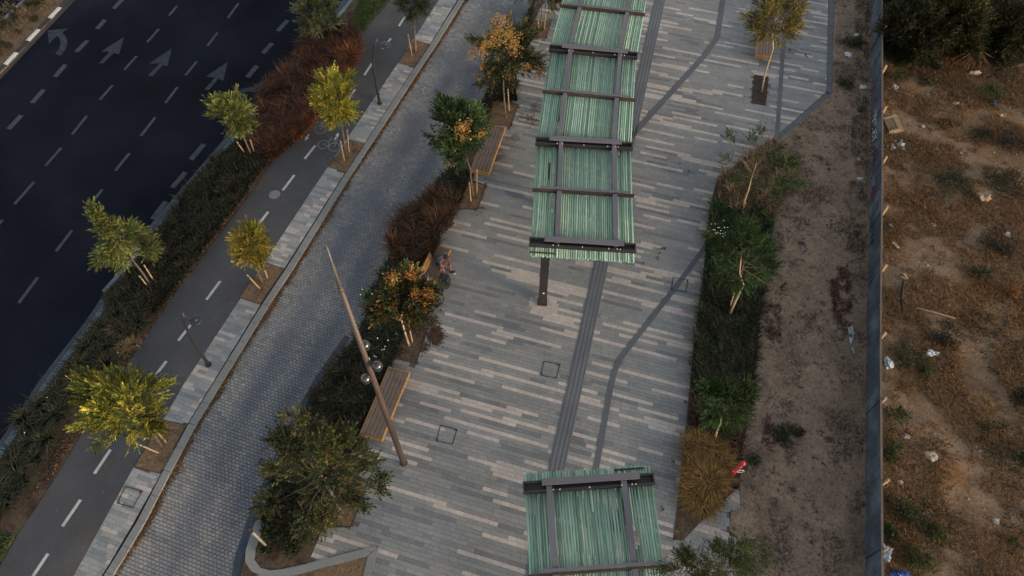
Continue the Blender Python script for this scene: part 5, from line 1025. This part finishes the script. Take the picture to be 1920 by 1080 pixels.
for lab, s, r, h, n, cl in (('green shrub just behind the fence below the white bag', (1696, 668), .75, .6, 900, GS), ('low green shrub beside the white bag behind the fence', (1742, 698), .5, .4, 500, GS), ('green shrub behind the fence, nearer than the large pale stone', (1678, 780), .5, .5, 620, GS), ('green shrub squeezed against the fence', (1668, 852), .5, .5, 600, GS), ('spreading green shrub in front of the white scraps', (1700, 968), .75, .6, 900, GS), ('low green shrub at the right of the spreading one', (1752, 1002), .42, .35, 420, GS), ('dark shrub behind the fence at the bottom', (1668, 1000), .4, .5, 500, GS), ('yellow-green shrub behind the blue tarp', (1712, 1058), .7, .55, 900, GS + [(.14, .12, .03)]), ('low dark green shrub in the middle of the waste ground', (1783, 349), .85, .45, 900, DS + GS), ('broad dark shrub behind the tan boulder', (1880, 358), 1.3, .7, 1700, DS), ('dark grey-brown shrub at the right edge', (1905, 272), 1.1, .7, 1400, [(.035, .03, .024), (.045, .036, .028), (.025, .022, .018)]), ('leafy green shrub below the top right thicket', (1855, 182), .9, .6, 1000, GS), ('small green shrub near the top of the fence', (1684, 148), .45, .45, 420, GS), ('small green shrub under the white scrap', (1740, 160), .5, .4, 460, GS), ('dark shrub at the right edge below the litter', (1872, 462), .9, .5, 1000, DS), ('small olive shrub in the middle right', (1835, 515), .5, .4, 420, GS + DS), ('round rust coloured shrub near the right edge', (1895, 552), .45, .45, 500, [(.2, .09, .03), (.15, .07, .025)]), ('dark twiggy shrub left of the bare patch', (1764, 632), .8, .4, 800, DS), ('dark shrub low on the right edge', (1908, 748), .8, .6, 900, DS), ('dark green shrub on the right edge by the stone', (1915, 862), .6, .5, 700, DS + GS), ('small green tuft in the lower waste ground', (1850, 805), .25, .2, 160, GS), ('lone green shrub on the dirt verge', (1478, 818), .55, .4, 700, [(.022, .036, .014), (.032, .048, .018)]), ('dark low bush spilling from the thicket beside the fence', (1695, 118), .8, .9, 1100, BIG), ('rounded dark bush at the front of the thicket', (1742, 116), .6, .6, 700, BIG), ('olive bush hanging over the bare soil at the right of the thicket', (1880, 126), .9, .9, 1200, BIG), ('dark weed tuft on the verge by the far border', (1583, 160), .5, .35, 420, DS + GS), ('larger dark weed on the verge near the top', (1590, 80), .75, .4, 700, DS + GS), ('small twiggy brown shrub left of the dark edge shrub', (1842, 258), .5, .35, 420, [(.06, .05, .03), (.045, .04, .02)]), ('tiny green tuft at the lower right', (1898, 1020), .2, .2, 120, GS), ('small green tuft on the verge beside the straw grass', (1412, 865), .3, .2, 200, GS)):
    shrub('wild_shrub', lab, s, r, h, n, cl, ll=.085)
mb = MB(); bp_ = G(1815, 118, .15); o = thing('dead_branch', 'tangle of dry reddish branches under the top right thicket', 'branch', bp_)
for i in range(26):
    a = random.uniform(-1.3, 1.3); L = random.uniform(.5, 1.5); mb = MB(); e = bp_ + [math.sin(a) * L, -math.cos(a) * L * .5 - .2, random.uniform(-.05, .9)]; mb.tube([bp_ + [random.gauss(0, .2), .2, .9], (bp_ + e) / 2 + [0, 0, .5], e], [.02, .014, .006], 4); mb.build('twig', pmat('dry_branch', (.16, .085, .05), .9, .2) if i == 0 else bpy.data.materials['dry_branch'], o)
def crumple(name, label, cat, s, r, mat, n=1, sq=(1, 1, .6), group=None):
    g = G(*s, .14); z = ground_z(g); o = thing(name, label, cat, [g[0], g[1], z], group)
    for i in range(n):
        c = np.array([g[0], g[1], z]) + (0 if i == 0 else np.array([random.gauss(0, r * 1.1), random.gauss(0, r * .9), 0])); rr = r if i == 0 else r * random.uniform(.3, .7)
        mb = MB(); mb.sphere(c + [0, 0, rr * .35], (rr * sq[0], rr * sq[1], rr * sq[2]), 14, 0, 1.0, random.random() * 90); v = np.array(mb.v); v += rng.normal(0, rr * .07, v.shape); mb.v = v.tolist(); mb.build('crumpled_film' if n > 1 else 'bag_body', M[mat], o)
    if n == 1:
        mb = MB(); mb.tube([np.array([g[0], g[1], z + r * .6]), np.array([g[0] + r * .9, g[1] + r * .5, z + r * .75])], [r * .3, r * .08], 6); mb.build('bag_knot', M[mat], o)
crumple('plastic_bag', 'round white plastic bag on the verge near the top', 'bag', (1590, 104), .17, 'plastic')
crumple('plastic_bag', 'flattened white bag high on the verge beside the fence', 'bag', (1606, 67), .13, 'plastic', sq=(1.3, .7, .4))
crumple('plastic_bag', 'pale knotted bag at the fence foot level with the plaza corner', 'bag', (1617, 165), .15, 'plastic', sq=(1.2, .8, .5))
crumple('plastic_bag', 'black and white bag on the verge by the white graffiti', 'bag', (1611, 209), .1, 'blackp')
crumple('plastic_bag', 'white bag behind the fence in front of the green shrub', 'bag', (1664, 684), .19, 'plastic', sq=(.9, 1.2, .7))
crumple('paper_scraps', 'heap of white paper scraps on the waste ground below the crate', 'litter', (1689, 272), .15, 'plastic', 6)
crumple('paper_scraps', 'small white scraps next to the fence below the crate', 'litter', (1674, 279), .1, 'plastic', 4)
crumple('paper_scraps', 'white scraps beside the thin timber batten', 'litter', (1676, 163), .12, 'plastic', 4)
crumple('paper_scraps', 'grey-white crumpled sheet on the bare lower waste ground', 'litter', (1743, 662), .17, 'plastic', 4)
crumple('paper_scraps', 'white scrap caught in the small green shrub', 'litter', (1747, 154), .1, 'plastic', 2)
crumple('paper_scraps', 'white scrap lying near the right edge by the dark shrub', 'litter', (1889, 441), .11, 'plastic', 3)
crumple('paper_scraps', 'white scrap above the bare patch of the waste ground', 'litter', (1751, 422), .09, 'plastic', 2)
crumple('paper_scraps', 'white scrap by the timber post behind the fence', 'litter', (1670, 423), .09, 'plastic', 2)
crumple('paper_scraps', 'bluish white scrap on the verge by the faded red graffiti', 'litter', (1612, 337), .12, 'plastic', 2)
crumple('paper_scraps', 'pale scraps at the fence foot level with the boulder', 'litter', (1610, 300), .1, 'plasticb', 3)
crumple('plastic_sheet', 'large pale sheet corner behind the fence at the bottom', 'sheet', (1660, 1038), .25, 'plastic', sq=(.6, 1.1, .5))
crumple('blue_tarp', 'crumpled blue tarp at the bottom edge behind the fence', 'tarp', (1685, 1078), .22, 'blue', sq=(1.3, .6, .4))
crumple('dark_rag', 'dark blue-grey rag on the waste ground below the leafy shrub', 'rag', (1861, 196), .2, 'lampd', sq=(1.2, .8, .4))
crumple('plastic_bag', 'small dark bag lying on the verge level with the black graffiti', 'bag', (1503, 457), .12, 'lampd', sq=(1.3, .7, .4))
mb = MB(); q = [V(u, v, G(u, v, .2)[1]) for u, v in ((1592, 612), (1596, 632), (1595, 650), (1601, 662))]; o = thing('plastic_strip', 'long torn pale plastic strip on the verge at the fence foot', 'plastic sheet', q[1]); mb = MB()
P = densify([(1594, 612), (1597, 630), (1595, 645), (1602, 662)], 10)
for i, p in enumerate(P): pass
L_, R_ = [], []
for i, p in enumerate(P): w = [5, 5, 5.5, 5, 4, 2, 1.5, 1.5, 1, .6][i]; zz = .17 + .06 * math.sin(i * 1.7); L_.append(G(p[0] - w, p[1] + 1, zz)); R_.append(G(p[0] + w, p[1] - 1, zz + .05 * math.cos(i * 2.3)))
mb.add(L_ + R_, [[i, 10 + i, 11 + i, 1 + i] for i in range(9)]); ob = mb.build('torn_film', M['plasticb'], o); sm = ob.modifiers.new('s', 'SOLIDIFY'); sm.thickness = .012
def boulder(label, s, r, col, sq=(1, .8, .6), sd=1, name='stone'):
    g = G(*s, .14); z = ground_z(g); o = thing(name, label, 'stone', [g[0], g[1], z]); m = MB(); m.sphere((g[0], g[1], z + r * sq[2] * .4), (r * sq[0], r * sq[1], r * sq[2]), 14, 0, .7, sd); mk('stone_block', m.v, m.f, M['stone'], o, np.tile(col, (len(m.v), 1)))
boulder('large pale angular stone on the lower waste ground', (1743, 858), .24, (.33, .26, .2), (1, .9, .5), 5)
boulder('tan boulder at the edge of the broad dark shrub', (1841, 374), .32, (.24, .17, .1), (1, .9, .8), 9)
boulder('long pale stone under the top right thicket', (1827, 137), .24, (.3, .26, .22), (1.3, .6, .6), 12)
for lab, s, r in (('white stone in the bare upper part of the waste ground', (1791, 195), .15), ('white stone between the crate and the bare patch', (1731, 236), .11), ('pale oval stone on top of the broad dark shrub', (1873, 325), .13), ('small white stone near the bottom right', (1866, 978), .13), ('white stone behind the fence near the bottom shrubs', (1686, 906), .12), ('flat tan stone near the large pale one', (1697, 821), .15), ('small pale stone level with the middle shrub', (1802, 287), .09), ('cream stone near the leafy shrub', (1875, 219), .1)): boulder(lab, s, r, (.34, .31, .27), (1, .8, .6), s[0])
def plank(name, label, cat, a, b, w, h, mat, z=.2):
    p, q = G(*a, z), G(*b, z); o = thing(name, label, cat, (p + q) / 2 - [0, 0, .1]); d = norm(q - p); mb = MB()
    if w == h: mb.tube([p, (p + q) / 2 + [0, 0, .02], q], w / 2, 7)
    else: mb.box((p + q) / 2, d, np.cross([0, 0, 1], d), (0, 0, 1), np.linalg.norm(q - p), w, h)
    mb.build('timber_length' if mat != 'rubber' else 'pipe_length', M[mat], o)
plank('timber_batten', 'thin pale batten lying behind the fence near the top scraps', 'timber', (1663, 165), (1712, 180), .06, .04, 'card')
plank('timber_pole', 'long weathered pole lying on the waste ground', 'pole', (1718, 577), (1791, 597), .08, .08, 'card', .22)
for a, b, l in (((1694, 527), (1690, 560), 'dark bent pipe lying behind the fence, upper length'), ((1690, 560), (1693, 587), 'dark bent pipe lying behind the fence, lower length')): plank('old_pipe', l, 'pipe', a, b, .09, .09, 'rubber', .22)
plank('timber_board', 'short pale board lying behind the fence above the litter', 'board', (1674, 454), (1685, 465), .12, .03, 'stake')
plank('timber_board', 'short raw board crossing the top of the dark pipe', 'board', (1695, 513), (1702, 523), .12, .03, 'stake')
plank('timber_board', 'broken piece of board beside the crossing board', 'board', (1690, 519), (1700, 524), .08, .03, 'card')
c = G(1674, 236, .2); o = thing('wooden_crate', 'brown open board crate leaning behind the fence', 'crate', c - [0, 0, .05])
A, Bv, U = norm(np.array([1, .12, .25])), norm(np.array([-.12, 1, .1])), np.array([-.2, 0, 1.0])
for nm, off, sx, sy, sz, mt in (('base_board', (-.1, 0, 0), .5, .95, .04, 'card'), ('side_board', (.22, .1, .12), .2, 1.05, .05, 'stake'), ('end_board', (-.1, -.48, .1), .55, .05, .28, 'card'), ('end_board', (-.1, .46, .1), .5, .05, .2, 'card'), ('side_board', (-.38, 0, .08), .05, .9, .2, 'card')): mb = MB(); mb.box(c + np.array(off), A, Bv, U, sx, sy, sz); mb.build(nm, M[mt], o)
